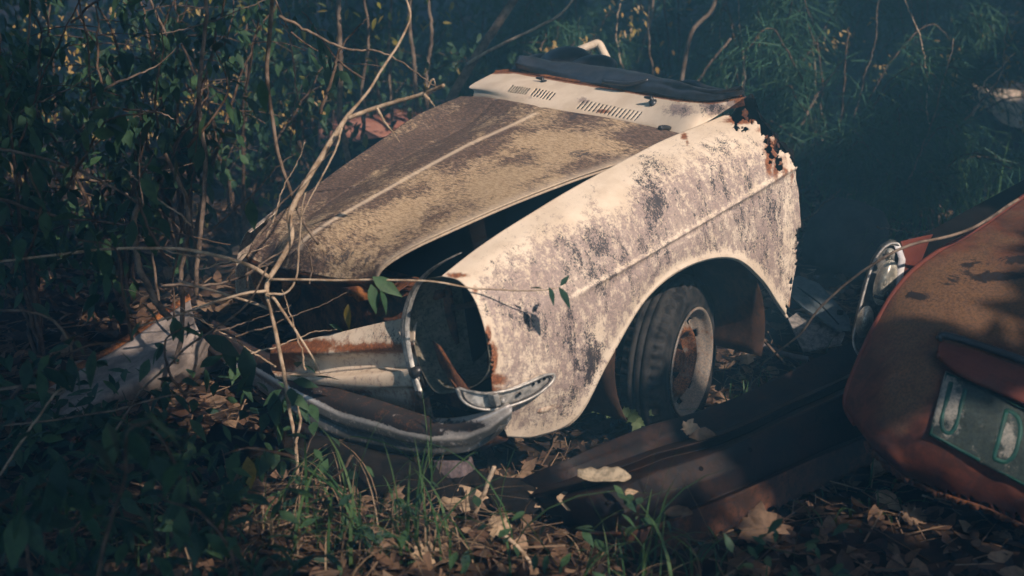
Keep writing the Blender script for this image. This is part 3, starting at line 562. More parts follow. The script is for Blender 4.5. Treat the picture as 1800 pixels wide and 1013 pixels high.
# ------------------------------------------------------------------ orange-red wreck at the right
S_ = [(1520,770,3.86),(1490,725,3.93),(1487,695,3.97),(1503,650,4.02),(1525,600,4.07),(1548,555,4.13),(1572,515,4.18),(1605,477,4.25),(1650,443,4.33),(1705,412,4.42),(1760,375,4.52),(1830,325,4.65),(1930,255,4.85)]
B_ = [(1535,790,3.80),(1560,812,3.76),(1590,838,3.72),(1620,855,3.70),(1655,870,3.67),(1690,885,3.64),(1725,897,3.62),(1765,915,3.60),(1805,935,3.57),(1850,955,3.55),(1900,975,3.52),(1950,995,3.5),(2010,1015,3.48)]
Sg, Bg = cr(np.array(S_), 150), cr(np.array(B_), 150); RG = np.zeros((150, 110, 3))
for j, v in enumerate(np.linspace(0, 1, 110)):
    k = 1-(1-v)**2.0; P = Sg[:, :2]*(1-v)+Bg[:, :2]*v; y = Sg[:, 2]*(1-k)+Bg[:, 2]*k
    for i in range(150): RG[i, j] = WY(P[i, 0], P[i, 1], y[i]-.05*math.sin(math.pi*v))
r0 = RG[0, 0].copy(); red_loc = WZ(1700, 900, 0)
red = thing('orange_wreck', red_loc, 'faded orange red wreck tail with a green and white number plate, cropped at the edge', 'car wreck')
def redmask(V):
    px = pix_w(V); br = blobs(px, [(1700,520,200,110,.9),(1600,640,60,120,.5),(1720,740,60,60,.2)]); 
    bk = blobs(px, [(1615,520,36,12,.8),(1660,500,50,12,.6),(1745,485,70,12,.9),(1710,465,40,9,.6),(1790,460,40,14,.8),(1640,450,40,10,.3),(1560,680,60,60,.25)])
    d = np.min(np.hypot(px[:, None, 0]-Sg[None, ::4, 0], px[:, None, 1]-Sg[None, ::4, 1]), 1)
    return np.stack([br, np.exp(-(d/7)**2)*.7, bk, bk*0+1], 1)
rag = np.array([[j > 104+4*mnoise.noise(Vector((i*.35, j*.2, 4))) for j in range(109)] for i in range(149)])
boot = MB().grid(RG, mask=rag).build('boot_lid', M_RED, red, masks=redmask, solid=.004)
MB().tube(RG[6:, 0]+np.array([0, .004, 0]), .008, 6).build('edge_fold', M_RUSTB if False else M_RED, boot, masks=lambda V: np.tile([0, .8, 0, 1.], (len(V), 1)))
bot = RG[:, 106]; sk = np.array([bot, bot+np.array([0, .01, -.015]), bot+np.array([.0, .05, -.03]), bot+np.array([0, .1, -.02])]); sk[1:] += rng.normal(0, .004, sk[1:].shape)
MB().grid(sk).build('ragged_sill', M_RUST, red, solid=.003)
# rear panel thickness going back: side panel behind the left edge
bk_ = RG[::6, 0]; MB().grid(np.array([bk_+np.array([.01, .01, -.01]), bk_+np.array([.10, .18, -.05]), bk_+np.array([.5, .5, -.10])])).build('inner_side', M_INNER, red)
def RP(px, py, out=0):                                        # point on the boot lid under a pixel
    pg_ = pix_w(RG).reshape(-1, 2); i = np.argsort(np.hypot(pg_[:, 0]-px, pg_[:, 1]-py))[:4]; P = RG.reshape(-1, 3)[i].mean(0)
    d = wd(px, py); P = O+d*((P-O)@d)/(d@d); return P-d/np.linalg.norm(d)*out
# lamp bar above the plate
q = [(1652,600),(1700,612),(1760,633),(1830,660),(1900,690)]; q2 = [(1645,628),(1690,662),(1752,690),(1822,722),(1890,755)]
Lb = []
for (a, b) in zip(q, q2):
    m = ((a[0]+b[0])/2, (a[1]+b[1])/2); Lb.append([RP(*a, .01), RP(a[0], a[1]+3, .045), RP(m[0], m[1]-6, .062), RP(m[0], m[1]+8, .060), RP(b[0], b[1]-2, .045), RP(*b, .012)])
Lg = cr2(np.array(Lb), 120, 24); Lg[0] = Lg[0].mean(0)+(Lg[0]-Lg[0].mean(0))*.6
Lg[8:, 6:14] += (.0016*np.sin(np.arange(24)[None, 6:14]*2.2))[..., None]*np.array([0, -1, .3])
MB().grid(Lg).sheet(Lg[0][::3], (.002, .004, 0)).build('lamp_bar', M_RED, red, masks=lambda V: np.stack([np.zeros(len(V)), np.full(len(V), .75), .25+.8*vnoise(V, 14), np.ones(len(V))], 1), solid=.003)
MB().tube(cr(np.array([RP(1650,596,.012), RP(1662,590,.012), RP(1720,606,.012), RP(1800,634,.012), RP(1900,672,.012)]), 30), .011, 8).build('bar_seal', M_RUBBER, red)
# plate
t = NT('plate_white'); R, G, B, A = t.mask(); n1 = t.noise(26, 8, .8); n2 = t.noise(120, 5, .7)
M_PLATE = t.out(t.mix(t.ss(t.math('ADD', n1, t.math('MULTIPLY', R, .42)), .60, .74), t.mix(t.ss(n2, .4, .6), (.010, .020, .019), (.024, .040, .036)), t.mix(t.ss(n2, .4, .6), (.13, .135, .12), (.22, .22, .195))), .7)
def platemask(V):
    px = pix_w(V); v = blobs(px, [(1664,700,26,58,1),(1772,778,15,44,.75),(1720,800,14,30,.45)]); return np.stack([v, v, v, v*0+1], 1)
M_PGREEN = m_noise('plate_green', (.005, .038, .032), (.009, .065, .052), 30, .6)
PC = [(1662,652),(1632,765),(1812,862),(1845,735)]
pc3 = [RP(x, y, .014) for x, y in PC]; ex = (pc3[2]-pc3[1]); ey = (pc3[0]-pc3[1]); pw, ph = np.linalg.norm(ex), np.linalg.norm(ey); nrm_p = np.cross(ex, ey); nrm_p /= np.linalg.norm(nrm_p); nrm_p *= -np.sign(nrm_p[1]) if nrm_p[1] > 0 else 1
_pc = cr2(np.array([[RP(PC[1][0]*(1-a)*(1-b)+PC[2][0]*a*(1-b)+PC[3][0]*a*b+PC[0][0]*(1-a)*b, PC[1][1]*(1-a)*(1-b)+PC[2][1]*a*(1-b)+PC[3][1]*a*b+PC[0][1]*(1-a)*b, .014) for b in (0, .5, 1)] for a in (0, .33, .66, 1)]), 41, 21)
def PP(a, b, o=0):
    x_, y_ = a*40, b*20; i_, j_ = min(int(x_), 39), min(int(y_), 19); fx, fy = x_-i_, y_-j_
    return _pc[i_, j_]*(1-fx)*(1-fy)+_pc[i_+1, j_]*fx*(1-fy)+_pc[i_, j_+1]*(1-fx)*fy+_pc[i_+1, j_+1]*fx*fy+np.array([-.2, -.9, .35])*o
plate = MB().grid(_pc).build('number_plate', M_PLATE, red, masks=platemask, solid=.002, offset=0)
MB().tube([PP(.015, .03, .003), PP(.985, .03, .003), PP(.985, .97, .003), PP(.015, .97, .003), PP(.015, .03, .003), PP(.5, .03, .003)], .0045, 5).build('plate_border', M_PGREEN, plate)
def stroke(pts, name='plate_letter'): 
    MB().tube(cr(np.array([PP(a, b, -.0055) for a, b in pts]), 40), .0088, 10).build(name, M_PGREEN, plate)
stroke([(.08,.86),(.08,.6),(.08,.34),(.105,.2),(.15,.16),(.195,.2),(.22,.34),(.22,.6),(.22,.86)])
stroke([(.62,.84),(.62,.6),(.62,.4),(.62,.18),(.66,.16),(.73,.19),(.78,.32),(.79,.5),(.78,.68),(.73,.81),(.66,.84),(.62,.84)])
# headlight cluster of the orange wreck
hx = [(1560,432,4.42),(1545,465,4.40),(1528,505,4.36),(1513,545,4.32),(1501,590,4.28)]
bz = [(1568,428),(1580,430),(1583,450),(1578,480),(1568,510),(1556,545),(1543,580),(1528,610),(1512,625),(1500,600),(1508,560),(1520,510),(1536,462),(1552,438)]
bp = np.array([WY(x, y, 4.42-(y-430)*.0007) for x, y in bz])
clu = MB().sheet(bp+np.array([0, .02, 0]), (.004, .03, 0)).build('headlight_cluster', m_noise('lamp_socket_dark', (.03, .035, .035), (.10, .10, .09), 30, .5), red, bevel=.003)
MB().tube(cr(np.vstack([bp, bp[:2]]), 80), .0042, 6).build('chrome_bezel', M_ZINC, clu)
t = NT('ribbed_lens_glass'); wv = t.n('ShaderNodeTexBrick'); t.l(t.base, wv.inputs[0]); wv.inputs['Scale'].default_value = 60; wv.inputs['Color1'].default_value = (.80, .76, .62, 1); wv.inputs['Color2'].default_value = (.60, .58, .48, 1); wv.inputs['Mortar'].default_value = (.12, .12, .11, 1)
M_LENS = t.out(t.mix(t.ss(t.noise(12, 5, .7), .42, .6), wv.outputs[0], (.22, .22, .19)), .3, .3, .5)
def lens(cx, cy, rx, ry, rot, y, name):
    G = []
    for r in np.linspace(0, 1, 9):
        row = []
        for a in np.linspace(0, 2*math.pi, 33)[:-1]:
            dx, dy = rx*r*math.cos(a), ry*r*math.sin(a); row.append(WY(cx+dx*math.cos(rot)-dy*math.sin(rot), cy+dx*math.sin(rot)+dy*math.cos(rot), y-.035*(1-r*r)))
        G.append(row)
    return MB().grid(G, closed=True).build(name, M_LENS, clu)
lens(1556, 497, 19, 42, .30, 4.35, 'headlight_lens'); lens(1520, 566, 15, 29, .22, 4.30, 'headlight_lens'); lens(1564, 447, 9, 11, .2, 4.36, 'lamp_socket')
MB().tube([WY(1536,520,4.33), WY(1560,528,4.32)], .005, 6).tube([WY(1556,523,4.32), WY(1563,513,4.31)], .006, 6).build('lens_clip', M_RUBBER, clu)
ws = [(1572,432,4.39),(1580,455,4.385),(1575,490,4.37),(1565,520,4.35),(1552,545,4.33)]
MB().grid(np.array([[WY(x, y, z) for x, y, z in ws], [WY(x+12, y+2, z) for x, y, z in ws]])).build('white_trim', m_noise('chalky_white', (.5, .5, .52), (.7, .7, .7), 30), clu, solid=.004)
of = [[(1582,425,4.42),(1610,418,4.5),(1638,412,4.62)],[(1588,450,4.40),(1612,440,4.48),(1632,432,4.6)],[(1588,490,4.38),(1605,478,4.46),(1622,468,4.56)],[(1578,530,4.36),(1592,515,4.42),(1606,500,4.5)]]
MB().grid(cr2(np.array([[WY(*p) for p in r] for r in of]), 20, 20)).build('wing_stub', M_RED, red, masks=lambda V: np.tile([.0, .85, 0, 1.], (len(V), 1)), solid=.004)
MB().grid(np.array([[WY(1610,420,4.6), WY(1700,370,4.75), WY(1830,300,5.0)], [WY(1585,510,4.42), WY(1690,440,4.55), WY(1830,350,4.8)]])).build('gutter', M_INNER, red)
for k in range(9):
    a = random.uniform(1600, 1640); y0 = random.uniform(425, 480); P = [WY(a+s*(1820-a), y0+(345-y0)*s+random.uniform(-8, 8), 4.5+.35*s) for s in np.linspace(0, 1, 7)]
    tag(MB().tube(cr(np.array(P)-P[0], 24), random.uniform(.003, .007), 5).build('fallen_twig', M_BARKD, None, loc=P[0]), 'dry twig caught in the seam above the orange red boot lid', 'twig', 'twigs caught in the orange wreck')

# ------------------------------------------------------------------ rusty rocker panel across the front
BS = [[(872,872,-.02),(878,876,-.02),(886,882,-.03),(894,888,-.01),(902,892,-.03),(914,898,-.02),(940,912,-.04),(958,924,-.06),(964,928,-.06),(990,950,-.1)],
      [(925,838,.10),(933,848,.09),(944,858,.08),(952,866,.10),(960,872,.08),(974,882,.09),(1002,912,.05),(1020,932,.02),(1026,936,.03),(1060,975,-.05)],
      [(1000,806,.17),(1008,822,.15),(1018,836,.13),(1028,846,.17),(1036,856,.14),(1052,868,.17),(1082,905,.13),(1100,930,.07),(1105,934,.09),(1140,985,-.01)],
      [(1120,755,.18),(1130,775,.16),(1140,792,.14),(1148,800,.19),(1152,812,.15),(1160,826,.19),(1178,866,.14),(1190,902,.08),(1194,906,.10),(1215,965,.0)],
      [(1262,711,.19),(1268,735,.17),(1272,755,.15),(1276,762,.20),(1280,775,.16),(1284,785,.20),(1296,822,.15),(1302,858,.09),(1305,862,.11),(1320,918,.01)],
      [(1390,652,.20),(1394,678,.18),(1398,700,.16),(1400,706,.21),(1402,718,.17),(1405,728,.21),(1412,765,.15),(1418,806,.10),(1420,811,.12),(1428,868,.01)],
      [(1515,590,.21),(1518,622,.19),(1520,645,.17),(1522,652,.22),(1524,664,.18),(1526,674,.22),(1530,712,.16),(1532,757,.10),(1533,762,.12),(1535,822,.01)]]
BEAM = cr(np.array([[WZ(*p) for p in r] for r in BS]), 120); 
_t = np.linspace(0, 9, 73)[:-1]+0.0; _i = np.minimum(_t.astype(int), 8); _f = _t-_i; _f = _f*_f*(3-2*_f)*.35+_f*.65
BEAM = BEAM[:, _i]*(1-_f)[None, :, None]+BEAM[:, _i+1]*_f[None, :, None]
BEAM[:, -1] += rng.normal(0, .003, BEAM[:, -1].shape)
for i in range(120):
    for j in range(72): BEAM[i, j, 2] += .004*mnoise.noise(Vector((i*.12, j*.15, 8)))
bl = WZ(1200, 850, 0)
rk = thing('rusty_door_sill', bl, 'long ribbed rusty brown door sill lying between the wheel and the orange wreck', 'car part')
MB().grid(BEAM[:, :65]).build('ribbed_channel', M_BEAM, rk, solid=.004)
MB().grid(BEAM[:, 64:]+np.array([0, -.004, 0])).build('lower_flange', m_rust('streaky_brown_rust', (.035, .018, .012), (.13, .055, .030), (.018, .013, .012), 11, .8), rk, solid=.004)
for i_, j_ in [(50, 68), (62, 67), (75, 68), (88, 67), (100, 68), (70, 44), (84, 44), (40, 44)]:
    c = BEAM[i_, j_]; n_ = np.cross(BEAM[i_+1, j_]-c, BEAM[i_, j_+1]-c); n_ /= np.linalg.norm(n_); n_ *= -1 if n_[1] > 0 else 1
    MB().tube([c-n_*.004, c+n_*.002], .007, 10).build('drain_hole', M_INNER, rk)
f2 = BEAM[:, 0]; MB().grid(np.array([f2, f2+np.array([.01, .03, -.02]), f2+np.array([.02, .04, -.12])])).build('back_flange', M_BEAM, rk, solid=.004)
# old log and stump under the bumper
def logmesh(path, r, n=18, seed=0, amp=.25):
    P = cr(np.array(path), 60); m = MB().tube(P, r, n); V = m.v[0]; c = P.repeat(n, 0)
    k = np.array([mnoise.fractal(Vector((p[0]*7+seed, p[1]*7, p[2]*7)), 1, 2, 3) for p in V[:len(c)]]); V[:len(c)] = c+(V[:len(c)]-c)*(1+amp*k[:, None]); return m
def tub(px, py, up=.0): p = WZ(px, py, 0); p[2] = float(gh(p[0], p[1]))+up; return p
lg = tub(640, 850); tag(logmesh([tub(380, 790, .03), tub(560, 825, .05), tub(760, 865, .05), tub(960, 900, .02)], .075, seed=2).build('rotten_log', m_noise('black_rotten_wood', (.006, .006, .006), (.018, .015, .013), 22, .95, 0, .1, .9), None, loc=lg), 'dark rotten log lying on the ground below the chrome bumper', 'log')
sg_ = tub(800, 870); tag(logmesh([sg_+np.array([0, 0, -.05]), sg_+np.array([-.005, 0, .06]), sg_+np.array([-.01, .02, .14])], np.linspace(.075, .055, 60), seed=5).build('rough_stump', m_noise('grey_rotten_wood', (.05, .04, .045), (.15, .12, .125), 30, .95, bst=.9), None, loc=sg_), 'short rough grey stump standing under the bumper corner', 'stump')

# ------------------------------------------------------------------ detached fender on the left
DF = [[(335,528,4.95,),(338,545,4.88),(345,572,4.75),(362,600,4.72),(392,622,4.84),(402,640,4.92)],
      [(285,560,4.90),(296,585,4.80),(312,620,4.64),(330,650,4.66),(345,665,4.80),(352,672,4.9)],
      [(210,612,4.80),(225,640,4.70),(240,668,4.55),(258,690,4.58),(275,704,4.72),(282,708,4.82)],
      [(120,664,4.68),(132,690,4.58),(146,715,4.45),(160,735,4.48),(172,745,4.62),(180,748,4.7)],
      [(30,715,4.55),(42,738,4.46),(55,755,4.43),(66,768,4.46),(76,776,4.5),(84,778,4.58)]]
DP = cr2(np.array([[WY(*p) for p in r] for r in DF]), 80, 40)
dfl = WZ(230, 705, 0)
def dmask(V):
    px = pix_w(V); film = np.clip((px[:, 0]*-.6+190+(px[:, 1]-560)*.5)/90, -.2, 1)*.35+.16
    ru = blobs(px, [(280,565,60,9,.6),(345,560,10,30,.35),(395,620,14,20,.5)]); return np.stack([film, ru, film*.6, ru*0+1], 1)
dfo = thing('loose_wing_panel', dfl, 'curved pale wing panel lying loose at the left', 'car part')
MB().grid(DP).build('panel_skin', m_noise('grimy_white_paint', (.17, .145, .13), (.36, .31, .275), 9, .7), dfo, solid=.003)  # one mottled tone over the whole panel
rt = DP[:, 0]; MB().grid(np.array([rt, rt+np.array([-.01, .03, .012]), rt+np.array([-.015, .05, -.01])])+rng.normal(0, .0015, (3, 80, 3))).build('torn_flange', M_RUSTB, dfo, solid=.003)

# ------------------------------------------------------------------ scraps between the wrecks
def scrap(name, pts, label, cat, mat, th=.008):
    P = [WZ(*p) for p in pts]; c = np.mean(P, 0); return tag(MB().sheet(P, (0, 0, -th)).build(name, mat, None, loc=c, smooth=False, bevel=.002), label, cat)
scrap('fibreboard_sheet', [(1385,560,.10),(1402,548,.11),(1432,556,.09),(1486,585,.08),(1478,604,.05),(1436,612,.03),(1412,617,.03)], 'speckled light grey fibreboard piece lying behind the rear edge of the white wreck', 'board', M_FIBRE)
pl_ = scrap('flat_metal_plate', [(1388,492,.16),(1404,484,.17),(1440,498,.16),(1492,556,.12),(1496,580,.09),(1470,578,.10),(1412,540,.14),(1390,520,.15)], 'teal grey flat plate with one round hole above the speckled board', 'metal plate', M_GREYP)
c = WZ(1477, 548, .128); MB().tube([c+np.array([0, 0, .003]), c-np.array([0, 0, .01])], .012, 14).build('bolt_hole', M_INNER, pl_)
MB().tube([WZ(1402,505,.165), WZ(1440,533,.15), WZ(1474,570,.115)], .003, 5).build('crease', M_INNER, pl_)
bc = tub(1470, 475); tag(MB().lathe([(.0,.0),(.15,0),(.17,.05),(.175,.16),(.16,.24),(.12,.29),(.0,.31)], bc, (0.25,.1,.95), 40).build('plastic_drum', m_noise('dull_drum', (.018, .022, .026), (.04, .045, .05), 10, .8), None, loc=bc), 'dim rounded grey drum lying in the shade behind the two wrecks', 'drum')
hp = [(1303,560,.16),(1312,580,.10),(1330,600,.06),(1355,614,.04),(1385,625,.035),(1420,632,.03)]
P = cr(np.array([WZ(*p) for p in hp]), 40); tag(MB().tube(P, .011, 10).build('rubber_hose', m_noise('grey_hose', (.09,.08,.08), (.17,.15,.15), 20), None, loc=P[20]), 'bent grey hose curving down onto the leaves behind the wheel', 'hose')

# ------------------------------------------------------------------ far wrecks
fw = thing('distant_white_wreck', WZ(1720, 260, 0), 'blurred whitish car wreck with a dark wheel arch far back at the right', 'car wreck')
FW = [[(1640,148,9.0),(1700,146,9.0),(1760,150,9.1),(1900,150,9.3)],[(1650,156,8.9),(1700,158,8.85),(1760,165,8.85),(1900,165,9.0)],[(1690,168,8.8),(1720,178,8.78),(1765,195,8.78),(1900,200,8.9)],[(1700,175,8.8),(1735,192,8.78),(1775,222,8.78),(1900,240,8.9)]]
MB().grid(cr2(np.array([[WY(*p) for p in r] for r in FW]), 20, 30)).build('side_panel', M_FENDER, fw, masks=lambda V: np.tile([.3, .25, .2, 1.], (len(V), 1)), solid=.004)
MB().grid(cr2(np.array([[WY(x, y, 9.05) for x, y in [(1600,185),(1680,172),(1800,170),(1900,170)]], [WY(x, y, 9.1) for x, y in [(1600,240),(1680,262),(1800,280),(1900,290)]]]), 8, 16)).build('wheel_recess', M_INNER, fw)
MB().lathe([(.0,.04),(.16,.04),(.2,.0),(.3,.0),(.31,-.08),(.3,-.16)], WY(1765, 235, 8.95), (-.3,-1,.0), 40).build('wheel', M_TYRE, fw)
MB().grid(cr2(np.array([[WY(x, y, 8.95) for x, y in [(1625,178),(1650,172),(1690,180),(1712,190)]], [WY(x, y, 8.9) for x, y in [(1630,194),(1660,190),(1690,196),(1705,205)]]]), 6, 16)).build('bumper_end', M_FENDER, fw, masks=lambda V: np.tile([.5, .4, .2, 1.], (len(V), 1)), solid=.01)
pr = thing('distant_red_wreck', WZ(660, 300, 0), 'dull pinkish red car roof showing behind the thin stems above the bonnet', 'car wreck')
PR = [[(560,215,8.0),(620,196,8.1),(690,180,8.2),(790,176,8.3)],[(560,232,7.7),(620,214,7.75),(690,204,7.8),(790,205,7.9)],[(560,262,7.5),(620,250,7.5),(690,240,7.5),(790,240,7.6)]]
t = NT('faded_pink_paint'); M_PINK = t.out(t.mix(t.ss(t.noise(6, 6, .7), .4, .6), (.30, .12, .08), (.40, .20, .15)), .8)
MB().grid(cr2(np.array([[WY(*p) for p in r] for r in PR]), 20, 30)).build('roof_panel', M_PINK, pr, solid=.004)
MB().grid(cr2(np.array([[WY(x, y+30, 7.6) for x, y in [(560,232),(620,218),(690,208),(790,208)]], [WY(x, y+70, 7.55) for x, y in [(560,232),(620,218),(690,208),(790,208)]]]), 6, 16)).build('side_window', M_INNER, pr)

# ------------------------------------------------------------------ leaves, twigs, saplings
def leaf_tpl(L=1.0, Wd=.42, droop=.12, fold=.10, n=5):
    prof = np.sin(np.linspace(0, math.pi, n)**.9*1.0)**.8 if False else np.array([.06, .72, 1.0, .78, .42, .02])[:n+1]
    m = len(prof); V = []; Fc = []
    for i, wv_ in enumerate(prof):
        x = L*i/(m-1); z = -droop*(x/L)**2
        V += [(x, -Wd/2*wv_, z+fold*wv_*Wd), (x, 0, z), (x, Wd/2*wv_, z+fold*wv_*Wd)]
        if i: a = 3*(i-1); Fc += [(a, a+3, a+4, a+1), (a+1, a+4, a+5, a+2)]
    return np.array(V), Fc
LT, LFc = leaf_tpl(); LT2, LF2 = leaf_tpl(1, .34, .35, .18)
def curl_tpl(seed):
    r = np.random.default_rng(seed); V = []; Fc = []; prof = [.1, .8, 1, .7, .05]
    cx, cy2 = r.uniform(-.8, .8), r.uniform(-1.2, 1.6)
    for i, wv_ in enumerate(prof):
        x = i/4-.5
        for s in (-1, 0, 1):
            y = s*.28*wv_*r.uniform(.75, 1.15); V.append((x+r.uniform(-.04, .04), y, cx*x*x+cy2*y*y+r.uniform(-.02, .02)))
        if i: a = 3*(i-1); Fc += [(a, a+3, a+4, a+1), (a+1, a+4, a+5, a+2)]
    return np.array(V), Fc
def maple_tpl(seed):
    r = np.random.default_rng(seed); n = 22; V = [(0, 0, 0)]; 
    for k in range(n):
        a = 2*math.pi*k/n; rad = .5*(1, .74, .86, .60)[k % 4]*r.uniform(.8, 1.15)*(1+.25*math.cos(a))
        V.append((rad*math.cos(a), rad*math.sin(a), .35*rad*rad*math.sin(2*a+seed)+r.uniform(-.04, .06)))
    return np.array(V), [(0, 1+k, 1+(k+1) % n) for k in range(n)]
GOLD = [(120,30,.10),(165,20,.09),(60,40,.05),(190,60,.06),(125,105,.05),(230,70,.04),(270,170,.03),(325,190,.06),(365,160,.09),(395,135,.06),(395,190,.06),(340,160,.04),(500,220,.05),(180,235,.04),(30,300,.04),(140,310,.03),(320,350,.07),(300,380,.05),(345,385,.05),(270,450,.05),(290,470,.03),(130,100,.04),(260,240,.03),(90,200,.03),(560,170,.04),(340,20,.03),(1080,28,.11),(1112,38,.06),(1440,70,.06),(1470,66,.04),(965,80,.03),(1550,120,.04),(1030,70,.03),(1255,180,.02),(1120,15,.04),(1100,60,.03)]
GP3 = np.array([WY(x, y, 6.9 if x < 600 else 7.6) for x, y, r in GOLD]); GR3 = np.array([r for x, y, r in GOLD])
def gapok(P, m=.03):
    k = np.ones(len(P), bool)
    for c, r in zip(GP3, GR3):
        for D_ in (SUN, (O-c)/np.linalg.norm(O-c)):
            d = P-c; a = d@D_; q_ = np.einsum('ij,ij->i', d, d)-a*a; k &= ~((q_ < (r*(1. if D_ is SUN else .5)+m)**2) & (a > .0))
    return k
def leaves_on(mb, pts, size, droop=.7, tpl=(LT, LFc), spread=.02):
    pts = np.asarray(pts)+rng.normal(0, spread, (len(pts), 3)); pts = pts[gapok(pts)] if len(pts) > 60 else pts
    n = len(pts); Rm = rotm(n, rng.normal(droop, .45, n), rng.normal(0, .5, n)); mb.inst(tpl[0], tpl[1], Rm, pts, np.asarray(size)*np.ones(n)*rng.uniform(.6, 1.15, n)); return mb
def wig(P, n, amp, seed=0):
    P = cr(np.array(P, float), n); r = np.random.default_rng(abs(seed)); k = np.cumsum(r.normal(0, 1, P.shape), 0); k -= np.linspace(0, 1, n)[:, None]*k[-1]; return P+k*amp/math.sqrt(n)
def pxpath(pts, depth):                                       # polyline of pixels at given distances away
    return [WY(x, y, depth if np.isscalar(depth) else depth[i]) for i, (x, y) in enumerate(pts)]
def twig(pts, depth, r0, r1, name, label, mat, group=None, n=40, amp=.004, leaves=None, seed=1, base=None, cat='twig'):
    P = wig(pxpath(pts, depth), n, amp, seed); b = P[0] if base is None else base
    if leaves is None: return tag(MB().tube(P, np.linspace(r0, r1, n), 6).build(name, mat, None, loc=b), label, cat, group)
    o = thing(name, b, label, cat, group); MB().tube(P, np.linspace(r0, r1, n), 6).build('stem', mat, o)
    m = MB()
    for (x, y, d, s, tilt, yaw, roll) in leaves:
        Rm = rotm(1, np.array([tilt]), np.array([roll]), np.array([yaw])); m.inst(LT, LFc, Rm, np.array([WY(x, y, d)]), np.array([s]))
    m.build('leaves', M_LEAF, o); return o
# pale sapling in front of the bonnet
sp_pts = [(515,945),(520,880),(522,800),(510,715),(500,650),(490,600),(478,545),(470,515),(474,490),(495,455),(513,420),(512,380),(530,340),(555,295),(590,240),(612,205),(650,160),(675,120),(712,60),(722,20),(700,-30)]
sd = list(np.interp([p[1] for p in sp_pts], [-30, 300, 520, 945], [4.3, 4.15, 4.05, 3.98])); P = wig(pxpath(sp_pts, sd), 140, .006, 3); P[0] = tub(515, 945)
SAP = thing('pale_sapling', P[0], 'crooked pale bare sapling rising in front of the bonnet and grille', 'sapling')
rr = np.interp(np.linspace(0, 1, 140), [0, .3, .45, .6, .72, .78, 1], [.005, .0065, .008, .0085, .008, .004, .003])
MB().tube(P, rr, 8).build('trunk', M_BARKP, SAP)
def br(pts, d, r0, r1, seed, par=SAP, mat=M_BARKP, amp=.003): MB().tube(wig(pxpath(pts, d), 50, amp, seed), np.linspace(r0, r1, 50), 6).build('branch', mat, par)
br([(612,208),(660,190),(700,178),(745,165),(780,150)], [4.1,4.1,4.08,4.05,4.0], .007, .005, 11)
br([(745,166),(755,176),(764,188)], 4.04, .005, .001, 12); br([(662,190),(675,215),(690,232),(703,250)], 4.08, .004, .001, 13)
br([(752,155),(760,140),(765,150)], 4.03, .003, .001, 16)
br([(473,487),(440,468),(400,455),(340,442),(300,437),(200,437),(100,448),(-20,462)], [4.05,4.0,3.98,3.95,3.9,3.85,3.8,3.75], .007, .003, 14)
br([(470,512),(420,518),(350,540),(290,560),(240,575)], [4.05,4.02,4,3.98,3.95], .005, .002, 15)
br([(478,545),(440,530),(380,510),(330,498),(310,490)], [4.05,4.1,4.12,4.15,4.18], .005, .002, 17)
br([(478,520),(500,555),(530,600),(550,630),(563,657)], [4.04,4,3.97,3.94,3.92], .005, .002, 18)
br([(470,517),(500,515),(520,490),(525,430),(530,370),(537,340)], 4.03, .004, .002, 19)
br([(476,492),(560,492),(660,492),(760,496),(830,507),(900,511),(950,510),(980,506)], [4.05,4.0,3.95,3.9,3.88,3.85,3.83,3.82], .004, .0015, 20)
br([(600,225),(590,260),(555,330),(530,380)], [4.1,4.08,4.05,4.02], .004, .001, 21)
br([(520,780),(528,740),(520,700),(505,690)], 3.99, .005, .003, 22); br([(522,850),(505,880),(470,930),(440,960)], 3.95, .004, .002, 23)
m = MB()
for (x, y, d, s, ti, ya, ro) in [(652,500,3.93,.085,1.2,-1.0,.2),(668,508,3.92,.075,1.0,-.9,-.5),(617,536,3.93,.07,1.3,-2.5,.4),(655,487,3.94,.10,.5,-.3,.9),(965,505,3.82,.055,1.2,-.5,.2),(982,505,3.82,.07,.95,-.4,.3),(955,508,3.83,.04,.0,2.6,.6),(985,503,3.82,.04,-.8,.5,.6),
        (482,690,3.93,.11,1.45,-1.4,.1),(500,690,3.93,.09,.7,-2.6,.4),(510,690,3.93,.08,.5,-.6,.6),(455,680,3.93,.10,.2,2.9,.5),(530,700,3.92,.07,1.1,-1.0,.3),(500,700,3.9,.09,1.2,-2.4,.5),(440,655,3.9,.09,.9,2.8,.2),(515,670,3.92,.08,.3,.3,.7),(362,590,4.0,.12,.5,-.2,.8),(390,600,4.0,.11,1.1,-.4,.3),(430,610,4.0,.13,1.2,-1.2,.2),(440,350,4.0,.09,1.3,-1.2,.4),(460,140,4.0,.09,1.3,-1.3,.5)]:
    m.inst(LT, LFc, rotm(1, np.array([ti]), np.array([ro]), np.array([ya])), np.array([WY(x, y, d)]), np.array([s]))
m.build('leaves', M_LEAF, SAP)
m = MB()
for (x, y, d, s, ti, ya, ro) in [(612,535,3.93,.075,1.35,-1.8,.5),(435,803,3.7,.10,1.45,-1.0,.3),(440,350,4.05,.08,1.4,-1.6,.2)]:
    m.inst(LT, LFc, rotm(1, np.array([ti]), np.array([ro]), np.array([ya])), np.array([WY(x, y, d)]), np.array([s]))
m.build('yellow_leaves', M_LEAFY, SAP)
r4 = random.Random(21)
